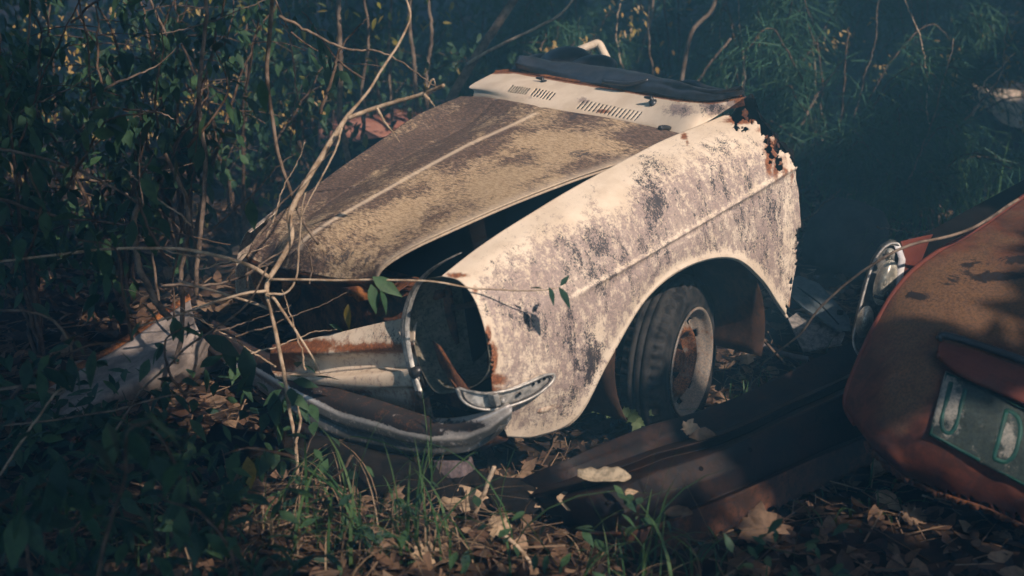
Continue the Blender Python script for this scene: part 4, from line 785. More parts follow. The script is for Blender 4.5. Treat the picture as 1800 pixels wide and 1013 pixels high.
for k in range(16):
    x0 = r4.uniform(340, 560); y0 = r4.uniform(380, 660); L_ = r4.uniform(90, 220); a = r4.choice([r4.uniform(.2, .9), r4.uniform(1.1, 1.9), r4.uniform(2.2, 2.9)])
    twig([(x0, y0), (x0+L_*.5*math.cos(a)+r4.uniform(-12, 12), y0-L_*.5*math.sin(a)), (x0+L_*math.cos(a), y0-L_*math.sin(a)+r4.uniform(-8, 8))], r4.uniform(3.95, 4.25), r4.uniform(.0018, .0035), .001, 'fine_twig', 'hair thin dry twig in front of the missing grille', M_BARKM if k % 2 else M_BARKP, 'fine twigs across the nose of the white wreck', seed=400+k, amp=.01)
# other named stems
twig([(480,-30),(475,60),(470,130),(480,210),(492,280),(510,335),(530,385),(560,430)], 4.25, .007, .005, 'brown_vine', 'thin brown vine hanging from the top edge down to the left of the bonnet', M_BARKM, seed=31, cat='vine')
twig([(780,195),(805,150),(835,100),(870,50),(920,-25)], [6.4,6.4,6.4,6.4,6.4], .024, .019, 'leaning_stem', 'thick grey leaning stem rising behind the far corner of the bonnet', M_BARKM, n=30, seed=32, cat='stem')
twig([(822,112),(880,78),(940,50),(985,25),(1015,-10)], [6.38,6.3,6.25,6.2,6.2], .008, .005, 'pale_side_twig', 'pale arching twig branching off the thick leaning stem', M_BARKP, seed=33)
twig([(1262,-20),(1250,20),(1215,60),(1200,130),(1195,170)], 7.0, .010, .012, 'pale_back_stem', 'pale thin stem standing behind the dashboard of the white wreck', M_BARKM, seed=34, cat='stem')
twig([(1285,68),(1255,105),(1225,145)], 7.0, .007, .006, 'short_back_twig', 'short slanting pale twig right of the stem behind the dashboard', M_BARKM, seed=35)
twig([(1270,180),(1273,260),(1274,340),(1270,385),(1250,420),(1245,450),(1250,480),(1268,515),(1300,550),(1345,600),(1380,640)], [5.3,5.05,4.9,4.83,4.80,4.78,4.76,4.72,4.68,4.64,4.6], .0025, .005, 'dangling_vine', 'thin dark vine hanging over the near fender and down past the wheel arch', M_BARKD, seed=36, n=80, amp=.003, cat='vine')
twig([(1790,350),(1700,405),(1600,430),(1540,460),(1490,495),(1440,540),(1400,590),(1350,630),(1335,645)], [4.4,4.3,4.25,4.25,4.3,4.35,4.4,4.5,4.55], .005, .003, 'arching_twig', 'long grey twig arching from the orange wreck down to the leaf litter', M_BARKM, seed=37, n=80)
twig([(0,685),(60,680),(110,690),(125,620),(100,570),(55,550),(0,545)], 3.7, .005, .003, 'bent_twig', 'bent tan twig at the far left edge in front of the loose panel', M_BARKM, seed=38)
twig([(-10,260),(60,275),(140,300),(200,330),(260,370)], 4.2, .005, .003, 'drooping_twig', 'thin drooping twig at the upper left edge', M_BARKM, seed=39)
twig([(0,835),(60,745),(100,690),(122,680)], 3.6, .004, .003, 'slanting_twig', 'light slanting twig rising from the dark lower left edge', M_BARKP, seed=40)
twig([(-10,750),(100,738),(200,722),(280,700),(350,685)], 3.7, .003, .002, 'straight_twig', 'nearly straight thin twig crossing low over the loose panel', M_BARKM, seed=41)
twig([(130,820),(200,760),(245,690),(300,640),(330,610),(430,540),(470,470)], 3.9, .004, .003, 'crossing_twig', 'grey twig crossing in front of the loose panel towards the sapling', M_BARKM, seed=42)
twig([(1000,805),(975,850),(985,820),(1003,775)], 3.9, .002, .001, 'tiny_twig', 'tiny forked dry twig above the fallen leaves below the bumper corner', M_BARKM, seed=43)
twig([(868,820),(850,870),(835,905)], 3.75, .007, .006, 'broken_stick', 'short broken pinkish stick leaning among leaves below the bumper', M_BARKP, seed=44)
twig([(885,940),(920,970),(945,1015),(950,1030)], 3.45, .006, .005, 'bottom_stick', 'tan bare stick curving out of the bottom edge', M_BARKP, seed=45)
# tangle at the left
for k in range(34):
    d = random.uniform(4.3, 6.2); x0 = random.uniform(-20, 640); y0 = random.uniform(40, 620); a = random.choice([random.uniform(-.5, .5), random.uniform(1.1, 2.0)]); L_ = random.uniform(120, 420)
    if x0 > 360 and y0 > 340: continue
    pts = [(x0+L_*s*math.cos(a)+random.uniform(-14, 14), y0-L_*s*math.sin(a)+random.uniform(-14, 14)) for s in (0, .33, .66, 1)]
    twig(pts, d, random.uniform(.003, .007), .002, 'tangled_twig', 'thin bare twig in the dark tangle left of the white wreck', random.choice([M_BARKM, M_BARKD, M_BARKD, M_BARKM]), 'bare twigs tangled left of the white wreck', seed=100+k, amp=.012)
for (pts, d, r) in [([(310,640),(322,560),(322,470),(330,400),(322,330),(290,270)], 4.5, .009), ([(345,520),(350,430),(360,300),(352,180),(362,60),(360,-20)], 5.3, .010), ([(300,560),(260,500),(240,430),(243,350)], 4.2, .011), ([(735,200),(732,150),(728,100),(722,40),(720,-20)], 7.2, .013), ([(755,190),(752,120),(756,50),(752,-20)], 7.3, .012), ([(615,290),(605,230),(600,140),(595,40),(598,-20)], 6.6, .015), ([(637,250),(640,200),(636,150),(650,60),(640,-20)], 6.9, .010), ([(690,230),(688,150),(684,80),(690,-20)], 7.6, .010), ([(1120,110),(1140,60),(1150,-20)], 8, .009), ([(1320,160),(1335,80),(1330,-20)], 8.2, .008)]:
    twig(pts, d, r, r*.7, 'upright_stem', 'slender upright grey stem in the thicket behind the bonnet', M_BARKM, 'upright stems in the thicket', seed=int(pts[0][0]), amp=.015, cat='stem')
r3 = random.Random(11)
for k in range(16):
    x0 = r3.uniform(1120, 1800); d = r3.uniform(6.6, 8.6); y0 = r3.uniform(180, 330); x1 = x0+r3.uniform(-70, 90); y1 = r3.uniform(-30, 120)
    twig([(x0, y0), ((x0+x1)/2+r3.uniform(-25, 25), (y0+y1)/2), (x1, y1)], d, r3.uniform(.004, .009), .003, 'thin_stem', 'thin pale stem rising in the dim feathery thicket at the right', M_BARKP if k % 3 == 0 else M_BARKM, 'thin stems in the right thicket', seed=300+k, amp=.02, cat='stem')
for k in range(10):
    x0 = r3.uniform(1380, 1560); y0 = r3.uniform(380, 470); L_ = r3.uniform(60, 150); a = r3.uniform(-.6, .9)
    twig([(x0, y0), (x0+L_*.5*math.cos(a), y0-L_*.5*math.sin(a)+r3.uniform(-12, 12)), (x0+L_*math.cos(a), y0-L_*math.sin(a))], r3.uniform(5.6, 6.6), .004, .002, 'dead_twig', 'dead twig lying in the dim heap between the two wrecks', M_BARKM, 'dead twigs between the wrecks', seed=340+k, amp=.02)
# broadleaf shrubs at the left
def shrub(x, y, H, Rr, n, size, label, mat=M_LEAF, group=None):
    b = np.array([x, y, float(gh(x, y))]); o = thing('leafy_shrub', b, label, 'shrub', group); lp = []; st = MB()
    for k in range(7):
        a = random.uniform(0, 6.28); r = Rr*random.uniform(.3, 1); h = H*random.uniform(.6, 1.05)
        P = wig([b+np.array([0, 0, -.03]), b+np.array([r*.25*math.cos(a), r*.25*math.sin(a), h*.4]), b+np.array([r*.7*math.cos(a), r*.7*math.sin(a), h*.8]), b+np.array([r*math.cos(a), r*math.sin(a), h])], 24, .03, k+int(abs(x)*10)); st.tube(P, np.linspace(.010, .003, 24), 5)
        for q in range(5):
            i = random.randint(6, 22); v = rng.normal(0, 1, 3); v[2] = abs(v[2])*.3; v /= np.linalg.norm(v); Q = np.array([P[i]+v*t*.28 for t in np.linspace(0, 1, 6)]); Q[:, 2] -= np.linspace(0, 1, 6)**2*.08; st.tube(Q, .002, 4, cap=False); lp += list(Q[2:])
        lp += list(P[8:])
    lp = np.array(lp); lp = lp[rng.integers(0, len(lp), n)]
    st.build('stems', M_BARKD, o); leaves_on(MB(), lp, size, .8, spread=.05).build('leaves', mat, o); return o
for i, (px, d, H, Rr, n, s, lab) in enumerate([
    (60, 4.9, 1.1, .55, 420, .085, 'dark broadleaf shrub at the far left edge beside the loose panel'), (215, 5.5, 1.15, .5, 420, .085, 'dense broadleaf shrub behind the upper end of the loose panel'),
    (330, 5.9, 1.3, .55, 420, .08, 'tall leafy shrub with golden gaps left of the bonnet'), (430, 6.6, 1.2, .6, 420, .08, 'leafy shrub behind the pale sapling at the far side of the bonnet'),
    (120, 6.6, 1.3, .8, 600, .08, 'wide dark shrub in the upper left background'), (560, 7.2, 1.1, .5, 380, .075, 'thin leafy shrub before the pinkish red roof'), (690, 7.9, 1.1, .6, 420, .075, 'leafy shrub behind the pinkish red roof'), (880, 7.4, .85, .4, 320, .075, 'low leafy shrub beside the far end of the dashboard')]):
    p = WY(px, 506, d); shrub(p[0], d, H, Rr, int(n*2.1), s*.92, lab)
# leafy shoots close to the camera, lower left
def shoot(pts, d, leafs, label, s=.13):
    b = WY(*pts[0], d); o = thing('leafy_shoot', b, label, 'plant'); P = wig(pxpath(pts, d), 30, .006, int(pts[0][0])+5); MB().tube(P, np.linspace(.005, .002, 30), 5).build('stem', M_BARKD, o)
    idx = rng.integers(6, 30, leafs); leaves_on(MB(), P[idx], s, .9, spread=.03).build('leaves', M_LEAF, o)
shoot([(165,1030),(190,930),(215,850),(225,760),(270,740)], 2.7, 13, 'dark blurred leafy shoot close to the camera at the lower left', .12)
shoot([(60,1030),(50,960),(80,880),(110,820)], 2.9, 9, 'blurred leafy shoot in the lower left corner', .12)
shoot([(330,880),(300,800),(270,760),(225,745)], 3.1, 11, 'drooping leafy shoot left of centre below the loose panel', .12)
shoot([(520,805),(470,795),(430,790),(390,800)], 3.6, 7, 'small green shoot leaning left from the foot of the pale sapling', .085)
shoot([(230,600),(215,520),(200,440),(130,420)], 3.7, 14, 'leafy shoot hanging before the dark tangle at the left', .10)
shoot([(300,470),(260,400),(240,330),(270,270)], 3.9, 10, 'dark leafy shoot halfway up between the left edge and the sapling', .095)
shoot([(20,480),(60,420),(70,350),(40,280)], 3.8, 12, 'leafy shoot at the left edge above the bent twig', .10)
shoot([(640,140),(600,110),(560,60),(530,20)], 5.2, 16, 'leafy shoot above the bonnet beside the brown vine', .085)
shoot([(420,1030),(400,960),(350,900),(290,880)], 3.0, 14, 'leafy shoot at the bottom left of centre with drooping dark leaves', .10)
shoot([(-20,900),(60,860),(140,830),(200,830)], 3.0, 14, 'leafy shoot entering from the left edge low down', .11)
shoot([(20,700),(80,640),(160,610),(230,600)], 3.6, 14, 'leafy shoot crossing before the dark end of the loose panel', .09)
shoot([(330,700),(300,660),(290,600),(340,570)], 3.9, 12, 'leafy shoot before the bright end of the loose panel', .08)
shoot([(120,330),(160,260),(200,210),(260,200)], 4.1, 14, 'leafy shoot in the upper left before the golden gaps', .09)
shoot([(330,260),(380,200),(400,150),(380,90)], 4.4, 14, 'leafy shoot between the golden gaps and the brown vine', .09)
shoot([(620,800),(600,830),(570,850),(560,870)], 3.8, 4, 'small seedling with few leaves on the dark log', .06)
_c = np.stack([rng.uniform(-1.9, -.55, 120), rng.uniform(2.9, 4.3, 120), rng.uniform(.03, .22, 120)], 1)
tag(leaves_on(MB(), _c[rng.integers(0, 120, 1500)], .075, .5, spread=.09).build('ground_cover', M_LEAF), kind='stuff')
_c = np.stack([rng.uniform(-.55, .9, 40), rng.uniform(2.9, 3.55, 40), rng.uniform(.03, .14, 40)], 1)
tag(leaves_on(MB(), _c[rng.integers(0, 40, 330)], .055, .4, spread=.06).build('low_weeds', M_LEAF), kind='stuff')
# small ivy under the arch
iv = tub(1100, 770, .0); ivo = thing('small_ivy_plant', WZ(1110, 750, .12), 'small pale green ivy sprig growing beneath the tyre', 'plant')
MB().tube(cr(np.array([WY(1150,752,4.35), WY(1110,738,4.33), WY(1075,722,4.3), WY(1040,708,4.28)]), 16), .002, 4).tube(cr(np.array([WY(1110,738,4.33), WY(1130,725,4.3), WY(1148,712,4.3)]), 10), .0015, 4).build('stem', M_BARKP, ivo)
m = MB(); tv, tf = maple_tpl(3); 
for (x, y, s) in [(1055,712,.055),(1068,718,.06),(1075,706,.045),(1112,728,.055),(1120,742,.055),(1100,722,.04),(1147,722,.035),(1040,708,.035)]:
    Rm = rotm(1, np.array([rng.normal(1.0, .2)]), np.array([rng.normal(0, .3)]), np.array([-1.57+rng.normal(0, .4)])); m.inst(tv, tf, Rm, np.array([WY(x, y, 4.29)]), np.array([s]))
m.build('leaves', m_leaf('ivy_leaf', [(.09, .15, .06), (.14, .20, .09), (.11, .17, .07)], .3), ivo)

# ------------------------------------------------------------------ leaf litter, grass (stuff)
def under_ok(x, y): return np.ones(len(x), bool)
n = 15000; x = rng.uniform(-3.2, 3.4, n); y = 2.6+rng.beta(1.3, 2.2, n)*7
lit = MB()
for sd in range(6):
    s_ = slice(sd*n//6, (sd+1)*n//6); xs, ys = x[s_], y[s_]; k = len(xs); tv, tf = curl_tpl(sd if sd < 5 else 9)
    lit.inst(tv, tf, rotm(k, rng.normal(0, .35, k), rng.normal(0, .35, k)), np.stack([xs, ys, gh(xs, ys)+rng.uniform(.0, .035, k)], 1), rng.uniform(.03, .105, k))
tag(lit.build('leaf_litter', M_LITTER), kind='stuff')
cru = MB(); n = 5000; x = rng.uniform(-3, 3.2, n); y = 2.6+rng.beta(1.2, 2.2, n)*5
tv = np.array([(-.5, -.02, 0), (.5, -.02, .02), (.5, .02, .02), (-.5, .02, 0), (0, 0, .03)]); cru.inst(tv, [(0, 1, 4), (1, 2, 4), (2, 3, 4), (3, 0, 4)], rotm(n, rng.normal(0, .25, n), rng.normal(0, .5, n)), np.stack([x, y, gh(x, y)+rng.uniform(.005, .05, n)], 1), rng.uniform(.04, .16, n))
tag(cru.build('twig_debris', m_leaf('debris', [(.10, .065, .04), (.28, .20, .13), (.05, .035, .025), (.18, .12, .08)], 0, .9)), kind='stuff')
def blades(pts, Hh, wd_, lean=.5, mb=None, n=7, droop=1.0):
    pts = np.asarray(pts); k = len(pts); H = Hh*rng.uniform(.5, 1.2, k); a = rng.uniform(0, 2*math.pi, k); le = rng.uniform(.1, lean, k); mb = mb or MB(); w_ = wd_*rng.uniform(.6, 1.3, k)
    side = np.stack([-np.sin(a), np.cos(a), 0*a], 1); dirr = np.stack([np.cos(a), np.sin(a), 0*a], 1); V = []
    for t_ in np.linspace(0, 1, n):
        c_ = pts+dirr*(le*H*t_**2*1.1)[:, None]+np.array([0, 0, 1])*(H*(t_-droop*le*.55*t_**3))[:, None]; ww = (w_*(1-t_**2.2)+.0004)[:, None]
        V += [c_-side*ww/2, c_+side*ww/2]
    V = np.stack(V, 1); Fc = [(2*i, 2*i+1, 2*i+3, 2*i+2) for i in range(n-1)]; off = (np.arange(k)*2*n)[:, None]+mb.n
    for f in Fc: mb.f += [tuple(r) for r in (np.array(f)[None]+off).tolist()]
    mb.v.append(V.reshape(-1, 3)); mb.n += k*2*n; return mb
def gpts(px, py, sx, sy, k):
    xs, ys = rng.normal(px, sx, k), rng.normal(py, sy, k); P = np.array([WZ(a, min(max(b, 250), 1150), 0) for a, b in zip(xs, ys)]); P[:, 2] = gh(P[:, 0], P[:, 1]); return P
gm = MB()
for (px, py, sx, sy, k, H) in [(420,970,90,40,22,.34),(640,980,120,35,26,.32),(760,960,60,40,16,.36),(1080,1000,100,40,24,.28),(300,1000,90,30,14,.22),(520,900,60,30,12,.22),(1250,990,80,30,16,.18),(1350,690,70,30,40,.14),(1600,640,60,60,60,.2),(1520,880,60,25,26,.10),(1230,900,40,30,14,.1)]:
    blades(gpts(px, py, sx, sy, k), H, .008, 1.3, gm)
tag(gm.build('green_grass', M_BLADE), kind='stuff')
gm = MB()
for (px, py, sx, sy, k, H) in [(520,960,150,50,34,.28),(660,965,120,45,46,.25),(800,950,80,40,24,.18),(360,985,130,30,30,.2),(1100,980,100,30,40,.14),(1330,640,60,30,60,.10),(1500,880,90,20,30,.08)]:
    blades(gpts(px, py, sx, sy, k), H, .004, 2.4, gm)
tag(gm.build('dry_grass', M_STRAW), kind='stuff')
def tuft(name, pts, H, wdt, lean, label, mat=M_BLADE):
    c = pts.mean(0); return tag(blades(pts, H, wdt, lean).build(name, mat, None, loc=c), label, 'grass tuft')
tuft('grass_tuft', gpts(755, 880, 6, 6, 7), .42, .007, .5, 'tall green grass blades standing before the bumper middle')
tuft('grass_tuft', gpts(1690, 420, 50, 30, 130), .55, .008, 1.5, 'long arching grass tuft behind the orange wreck at the right edge')
tuft('grass_tuft', gpts(1560, 470, 40, 20, 60), .40, .006, 1.5, 'dim grass tuft between the headlight cluster and the dark thicket')
tuft('grass_tuft', gpts(1740, 330, 60, 20, 110), .55, .009, 1.7, 'pale green grass tuft below the distant white wreck')
tuft('grass_tuft', gpts(1480, 420, 40, 20, 70), .45, .007, 1.6, 'thin grass tuft right behind the torn rear edge')
tuft('grass_tuft', gpts(620, 905, 8, 8, 6), .34, .006, .8, 'slim green grass tuft left of the stump')
tuft('grass_tuft', gpts(1130, 1010, 14, 8, 9), .36, .007, .9, 'green grass tuft before the lower end of the rusty sill')
def arcblade(pts, d, wdt, label, mat=M_BLADE):
    P = cr(np.array(pxpath(pts, d)), 26); v = np.array([0, -.6, .8]); w_ = wdt*np.sin(np.linspace(.25, math.pi, 26))[:, None]*v
    return tag(MB().grid(np.array([P-w_/2, P+np.array([.0, .002, 0]), P+w_/2])).build('long_grass', mat, None, loc=P[0]), label, 'grass blade')
arcblade([(755,835),(720,805),(680,780),(630,768),(605,770)], 3.9, .010, 'bent green blade crossing in front of the bumper')
arcblade([(730,895),(780,840),(835,795),(842,830),(848,880)], 3.75, .010, 'folded green and yellow blade below the bumper corner')
arcblade([(860,905),(900,900),(930,925),(970,980),(1000,1020)], 3.4, .013, 'broad grass blade arching down to the bottom edge')
arcblade([(1130,1010),(1070,935),(1030,860),(1010,800)], 3.5, .008, 'tall thin blade crossing the pale dead leaf')
arcblade([(1105,1000),(1125,900),(1150,800),(1165,740)], 3.6, .006, 'upright thin blade crossing the rusty sill')
arcblade([(1270,1000),(1240,920),(1210,860),(1190,825)], 3.45, .004, 'straight dry stalk leaning across the rusty sill', M_STRAW)
arcblade([(1395,1000),(1400,950),(1425,900)], 3.5, .007, 'single green blade in the black shadow below the sill')
# big single dead leaves
def dead(px, py, s, label, z=.03, tpl=None, mat=M_DEADP, yaw=0, tilt=0, roll=-.7, sc=None):
    s *= 1.25; tv, tf = tpl or maple_tpl(int(px)); c = WZ(px, py, z); Rm = rotm(1, np.array([tilt]), np.array([roll]), np.array([yaw])); S = np.array([sc]) if sc else np.array([s])
    tag(MB().inst(tv, tf, Rm, np.array([c]), S).build('fallen_leaf', mat, None, loc=c, solid=.0008), label, 'fallen leaf', 'large dead leaves on the ground')
bl_v, bl_f = [], []
for i, a in enumerate(np.linspace(-.5, .5, 9)):
    hw = [.13, .22, .27, .24, .29, .27, .29, .22, .05][i]
    for j, b in enumerate(np.linspace(-1, 1, 5)): bl_v.append((a, hw*b*(.62 if b > 0 else .5)*(1+.12*math.sin(a*23+b)), .05*abs(b)+.03*math.sin(a*9)+.05*a))
    if i:
        for j in range(4): k = 5*(i-1)+j; bl_f.append((k, k+5, k+6, k+1))
dead(1062, 838, .115, 'large pale oblong dead leaf resting on the dark end of the rusty sill', .20, (np.array(bl_v), bl_f), m_noise('papery_dead_leaf', (.20, .17, .12), (.38, .32, .23), 55, .85, 0, .15, .8), -.05, .05, .55)
for (x, y, s, z, lab) in [(815,880,.12,.03,'pale curled maple leaf just right of the stump'),(868,875,.09,.04,'upright curled dead leaf beside the broken stick'),(1020,880,.11,.10,'crumpled tan leaf below the oblong pale leaf'),(955,880,.09,.05,'brown crumpled leaf between stick and pale leaf'),(870,925,.08,.03,'small pale star shaped leaf below the broken stick'),(1135,880,.07,.12,'small folded pale leaf on the rusty sill'),(1330,928,.13,.02,'ribbed pinkish leaf under the lower edge of the sill'),(1185,895,.10,.10,'long pinkish brown leaf on the lower lip of the sill'),(1100,865,.05,.17,'narrow brown leaf below the oblong pale leaf'),(1600,905,.07,.02,'orange brown leaf in the litter below the number plate'),(1560,880,.08,.02,'pale narrow leaf at the edge of the black shadow'),(1240,765,.07,.19,'dim curled leaf in the groove of the sill'),(1210,752,.05,.19,'small tan leaf near the tyre on the sill'),(690,872,.07,.04,'single leaf on the dark log'),(1310,628,.07,.03,'pale leaf in the litter behind the tyre'),(745,985,.09,.03,'torn tan leaf in the straw at the bottom'),(650,960,.10,.03,'folded brown leaf in the dry grass'),(490,985,.09,.03,'curled orange brown leaf at the bottom left of centre')]:
    dead(x, y, s, lab, z, tpl=curl_tpl(int(x)) if 'long' in lab or 'narrow' in lab or 'curled' in lab else None, yaw=random.uniform(-1, 1), tilt=random.uniform(-.3, .3), roll=random.uniform(.2, .9), mat=M_DEADP if 'pale' in lab or 'tan' in lab else M_LITTER)

# ------------------------------------------------------------------ thicket behind (stuff) and feathery shrubs
TW = []
def scatter_leaves(n, xr, yr, zr, size, mat, name, tpl=(LT, LFc), droop=.6, clump=260, cs=.28):
    c = np.stack([rng.uniform(*xr, clump), rng.uniform(*yr, clump), rng.uniform(*zr, clump)], 1); p = c[rng.integers(0, clump, n)]+rng.normal(0, cs, (n, 3)); p = p[p[:, 2] > 0]
    tag(leaves_on(MB(), p, size, droop, tpl).build(name, mat), kind='stuff')
scatter_leaves(7500, (-5, .2), (7.6, 10.5), (0, 1.6), .085, M_LEAF, 'broadleaf_undergrowth')
scatter_leaves(1300, (-3.6, -.4), (6.6, 8.5), (.1, 1.1), .055, M_LEAFY, 'yellow_undergrowth', clump=60, cs=.18)
scatter_leaves(5000, (-6, 8), (10.5, 13.5), (0, 2.0), .16, M_LEAF, 'far_undergrowth')
scatter_leaves(260, (.4, 4.5), (8.0, 9.0), (.3, 1.0), .05, m_leaf('golden_leaf', [(.5, .30, .06), (.6, .38, .10)], .5), 'golden_undergrowth', clump=22, cs=.10)
nd = np.array([(0, -.018, 0), (0, .018, 0), (.5, .02, -.03), (.5, -.02, -.03), (1, 0, -.15)]); nf = [(0, 1, 2, 3), (3, 2, 4)]
def feathery(px, d, H, Rr, n, label, s=.16):
    p = WY(px, 506, d); b = np.array([p[0], d, float(gh(p[0], d))]); o = thing('feathery_bush', b, label, 'bush', 'feathery bushes behind the wrecks'); st = MB(); pts = []; dr = []
    for k in range(16):
        a = random.uniform(0, 6.28); r = Rr*random.uniform(.3, 1); h = H*random.uniform(.35, 1.05)
        P = wig([b, b+np.array([r*.3*math.cos(a), r*.3*math.sin(a), h*.55]), b+np.array([r*.8*math.cos(a), r*.8*math.sin(a), h]), b+np.array([r*1.2*math.cos(a), r*1.2*math.sin(a), h*.9])], 30, .03, k); st.tube(P, np.linspace(.008, .002, 30), 4); pts.append(P[5:]); dr.append(np.full(25, a))
    pts = np.vstack(pts); dr = np.hstack(dr); pts = pts[gapok(pts, .1)] if False else pts; i = rng.integers(0, len(pts), n); i = i[gapok(pts[i], .08)]; n = len(i); yaw = dr[i]+rng.normal(0, .9, n)
    st.build('stems', M_BARKD, o); MB().inst(nd, nf, rotm(n, rng.normal(.25, .5, n), rng.normal(0, .6, n), yaw), pts[i]+rng.normal(0, .05, (n, 3)), rng.uniform(.5, 1.2, n)*s).build('foliage', M_NEEDLE, o)
for i, (px, d, H, Rr, n, lab) in enumerate([(1020,8.2,1.0,.6,3000,'feathery green bush behind the dashboard pods'),(1180,8.6,1.15,.7,3400,'feathery bush right behind the windscreen pillar'),(1330,7.6,1.1,.6,3600,'fine leaved bush just behind the torn rear corner of the white wreck'),(1450,7.2,.9,.6,3400,'low feathery bush right of the torn rear edge'),(1440,8.9,1.3,.8,3400,'tall dark feathery bush above the torn rear corner'),(1600,8.3,1.1,.7,3400,'dark feathery bush left of the distant white wreck'),(1780,10.2,1.5,.9,3000,'dark feathery bush behind the distant white wreck'),(860,8.8,1.1,.6,2600,'feathery bush behind the thick leaning stem'),(1560,6.9,.55,.5,2400,'low feathery clump behind the grey drum'),(1620,10.2,1.5,.9,3000,'farthest dark feathery bush at the upper right')]):
    feathery(px, d, H, Rr, n, lab)
scatter_leaves(16000, (.0, 7), (9.2, 11.5), (0, 1.7), .17, M_NEEDLE, 'needle_undergrowth', (nd*np.array([1, 1.4, 1]), nf), .3)

# ------------------------------------------------------------------ unseen trees placed overhead for shade; crown gaps cut where sun must reach
gp_ = np.repeat(GP3, 12, 0); gr2 = np.repeat(GR3, 12); gp_ = gp_+rng.normal(0, 1, gp_.shape)*gr2[:, None]*.75
tag(MB().inst(LT, LFc, rotm(len(gp_), rng.normal(.7, .5, len(gp_)), rng.normal(0, .6, len(gp_)), rng.normal(-.9, .8, len(gp_))), gp_, rng.uniform(.018, .042, len(gp_))).build('sunlit_foliage', m_leaf('sunlit_yellow_leaf', [(.55, .36, .10), (.7, .5, .22), (.45, .38, .08), (.75, .58, .38)], .45)), kind='stuff')  # leaves added at the golden glints, sun's gold put into their colour
TG = []; TR = []
for c_, r_ in zip(GP3, GR3): TG.append(c_[None]); TR.append(np.array([r_+.03]))
def lit(P, r): TG.append(np.asarray(P, float).reshape(-1, 3)); TR.append(np.full(len(TG[-1]), r))
lit(car2w(HD[::24, ::27].reshape(-1, 3)), .16); lit(car2w(FC.reshape(-1, 3)), .13); lit(car2w(CG[::14, ::35].reshape(-1, 3)), .15)
lit(np.array([W(1020, 88, -.7), W(1052, 78, -.68), W(1070, 110, -.6)]) @ M3.T+T3, .06); lit(car2w(BD[60:158:7, 8].reshape(-1, 3)), .09); lit(car2w(GP[10:60:12, 20:70:12].reshape(-1, 3)), .05)
lit(np.array([WY(325,560,4.9), WY(300,590,4.85), WY(270,600,4.8)]), .035)
lit(np.array([WY(x, y, 4.1) for x, y in [(600,230),(560,290),(515,400),(480,480),(480,560),(500,650),(660,190),(720,175),(712,60)]]), .06)
lit(np.array([RP(x, y) for x, y in [(1700,470),(1760,520),(1640,540),(1700,560),(1780,440)]]), .02); lit(np.array([WY(1558,495,4.4), WY(1600,430,4.45), WY(1521,566,4.35)]), .05)
for (x, y, r) in [(820,880,.07),(870,890,.05),(1020,885,.06),(1062,838,.09),(960,885,.04),(860,930,.05),(1320,620,.09),(1290,590,.07),(1330,660,.05),(1420,590,.05),(1335,925,.05),(1500,870,.05),(1560,880,.06),(1620,880,.05),(1700,890,.06),(1760,920,.03),(1240,660,.06),(780,950,.04),(660,950,.05),(560,960,.05),(620,900,.03),(700,990,.05),(520,830,.02),(1270,700,.04)]: lit(tub(x, y), r)
r2 = np.random.default_rng(5)
for k in range(26): lit(tub(r2.uniform(300, 1000), r2.uniform(830, 1010)), r2.uniform(.0, .02))
for (x, y, d, r) in [(120,30,8,.12),(165,20,8,.10),(60,40,8,.06),(190,60,8,.06),(125,105,8,.05),(230,70,8,.04),(270,170,7.8,.03),(325,190,7.8,.05),(365,160,7.6,.08),(395,140,7.6,.06),(395,190,7.6,.06),(340,160,7.6,.04),(500,220,7.4,.04),(180,235,7.6,.03),(30,300,7.6,.04),(140,310,7.6,.03),(320,350,7.2,.06),(300,380,7.2,.05),(345,380,7.2,.05),(270,450,6.8,.05),(290,470,6.8,.03),(130,100,7.8,.04),(1080,30,8.6,.10),(1110,35,8.6,.06),(1440,70,8.4,.06),(1470,65,8.4,.04),(965,80,8.2,.03),(1550,120,8.4,.03),(1030,70,8.4,.03),(1255,180,8.2,.02),(680,200,7.7,.16),(1720,165,9,.10),(1790,150,9,.08),(560,170,7.2,.04),(720,60,7.2,.05),(1760,300,6.8,.08),(1700,270,6.8,.05),(1780,360,6.5,.06)]: lit(WY(x, y, d), r)
for k in range(46): lit(WY(r2.uniform(1080, 1790), r2.uniform(5, 330), r2.uniform(6.9, 8.3)), r2.uniform(.0, .05))
for k in range(30): lit(WY(r2.uniform(0, 640), r2.uniform(5, 520), r2.uniform(5.2, 7)), r2.uniform(.0, .015))
TG = np.vstack(TG); TR = np.hstack(TR)
def keep(P):
    k = np.ones(len(P), bool)
    for c, r in zip(TG, TR):
        d = P-c; a = d@SUN; q_ = np.einsum('ij,ij->i', d, d)-a*a; k &= ~((q_ < (r+.10)**2) & (a > 0))
    return k
lf_v = np.array([(-.5, 0, 0), (0, -.28, .05), (.5, 0, -.04), (0, .28, .05)]); lf_f = [(0, 1, 2), (0, 2, 3)]
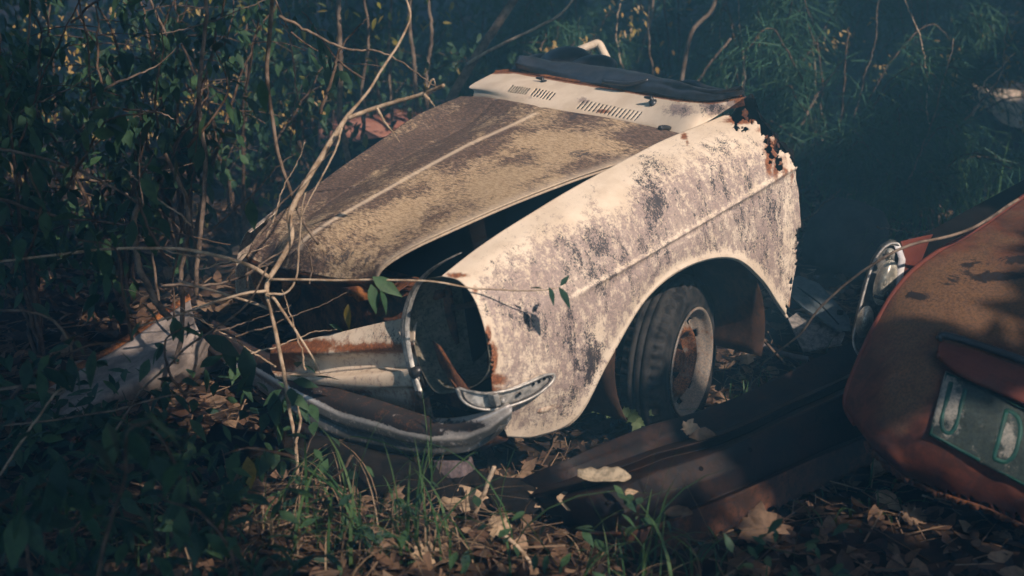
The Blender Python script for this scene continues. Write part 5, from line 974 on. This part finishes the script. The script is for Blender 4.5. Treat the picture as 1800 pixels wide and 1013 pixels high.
def unseen_shade_tree(x, y, R_, n, label, z0=3.3, z1=4.9, s=.34):
    b = np.array([x, y, float(gh(x, y))]); o = thing('unseen_shade_tree', b, label, 'tree', 'unseen shade trees around the wrecks')
    tp = b+np.array([0, 0, z0]); MB().tube(wig([b-np.array([0,0,.1]), b+np.array([.1, .05, 2]), tp], 20, .05, int(x*7+99)), np.linspace(.22, .12, 20), 12).build('trunk', M_BARKM, o)
    lm = MB()
    for k in range(14):
        a = k*.45; Q = wig([tp-np.array([0, 0, .3]), tp+np.array([R_*.4*math.cos(a), R_*.4*math.sin(a), .6]), tp+np.array([R_*.8*math.cos(a), R_*.8*math.sin(a), .9])], 14, .1, k); ok = keep(Q); e = 14 if ok.all() else int(np.argmin(ok))
        if e > 3: lm.tube(Q[:e], np.linspace(.07, .02, 14)[:e], 6)
    lm.build('limbs', M_BARKM, o)
    a = rng.uniform(0, 6.283, n); r = R_*np.sqrt(rng.uniform(0, 1, n)); P = np.stack([x+r*np.cos(a), y+r*np.sin(a), rng.uniform(z0, z1, n)-.12*r*0], 1); P = P[keep(P)]; k = len(P)
    MB().inst(lf_v, lf_f, rotm(k, rng.normal(0, .6, k), rng.normal(0, .6, k)), P, rng.uniform(.6, 1.2, k)*s).build('crown', M_LEAF, o)
for i, (x, y, R_, n) in enumerate([(5.2, -1.6, 5.0, 15000), (9.2, 4.2, 5.0, 13000), (3.2, 7.4, 4.6, 12000), (12.5, -2.5, 5, 6000), (-1.5, -3.2, 4.0, 6500), (-7.5, 5.5, 4.6, 9000), (-3.5, 16.5, 5.5, 6000), (4.5, 17.0, 5.5, 6000), (11, 12, 5.2, 7000), (-8.5, 12, 5, 5000), (-1.9, 2.6, 3.6, 7000)]):
    if n: unseen_shade_tree(x, y, R_, n, ['unseen leafy shade tree behind and to the right of the viewer','unseen broad shade tree to the right of the orange wreck','unseen shade tree crown right above the two wrecks','unseen far shade tree right of the clearing','unseen shade tree behind the viewer','unseen shade tree left of the clearing','unseen shade tree beyond the thicket at the left','unseen shade tree beyond the thicket at the middle','unseen shade tree beyond the thicket at the right','unseen far shade tree at the left','unseen shade tree standing just left of the viewer'][i])

# ------------------------------------------------------------------ blue volume added to lift dark tones to navy
t = bpy.data.materials.new('black_lift_medium'); t.use_nodes = True; tn = t.node_tree; tn.nodes.clear(); oo = tn.nodes.new('ShaderNodeOutputMaterial'); vp = tn.nodes.new('ShaderNodeVolumePrincipled')
vp.inputs['Color'].default_value = (.24, .66, 1.0, 1); vp.inputs['Density'].default_value = .034; tn.links.new(vp.outputs[0], oo.inputs['Volume'])
LIFT = MB().box((1, 20, 1.9), np.eye(3), (65, 75, 3.6)).build('black_lift_volume', t, smooth=False); tag(LIFT, kind='stuff')
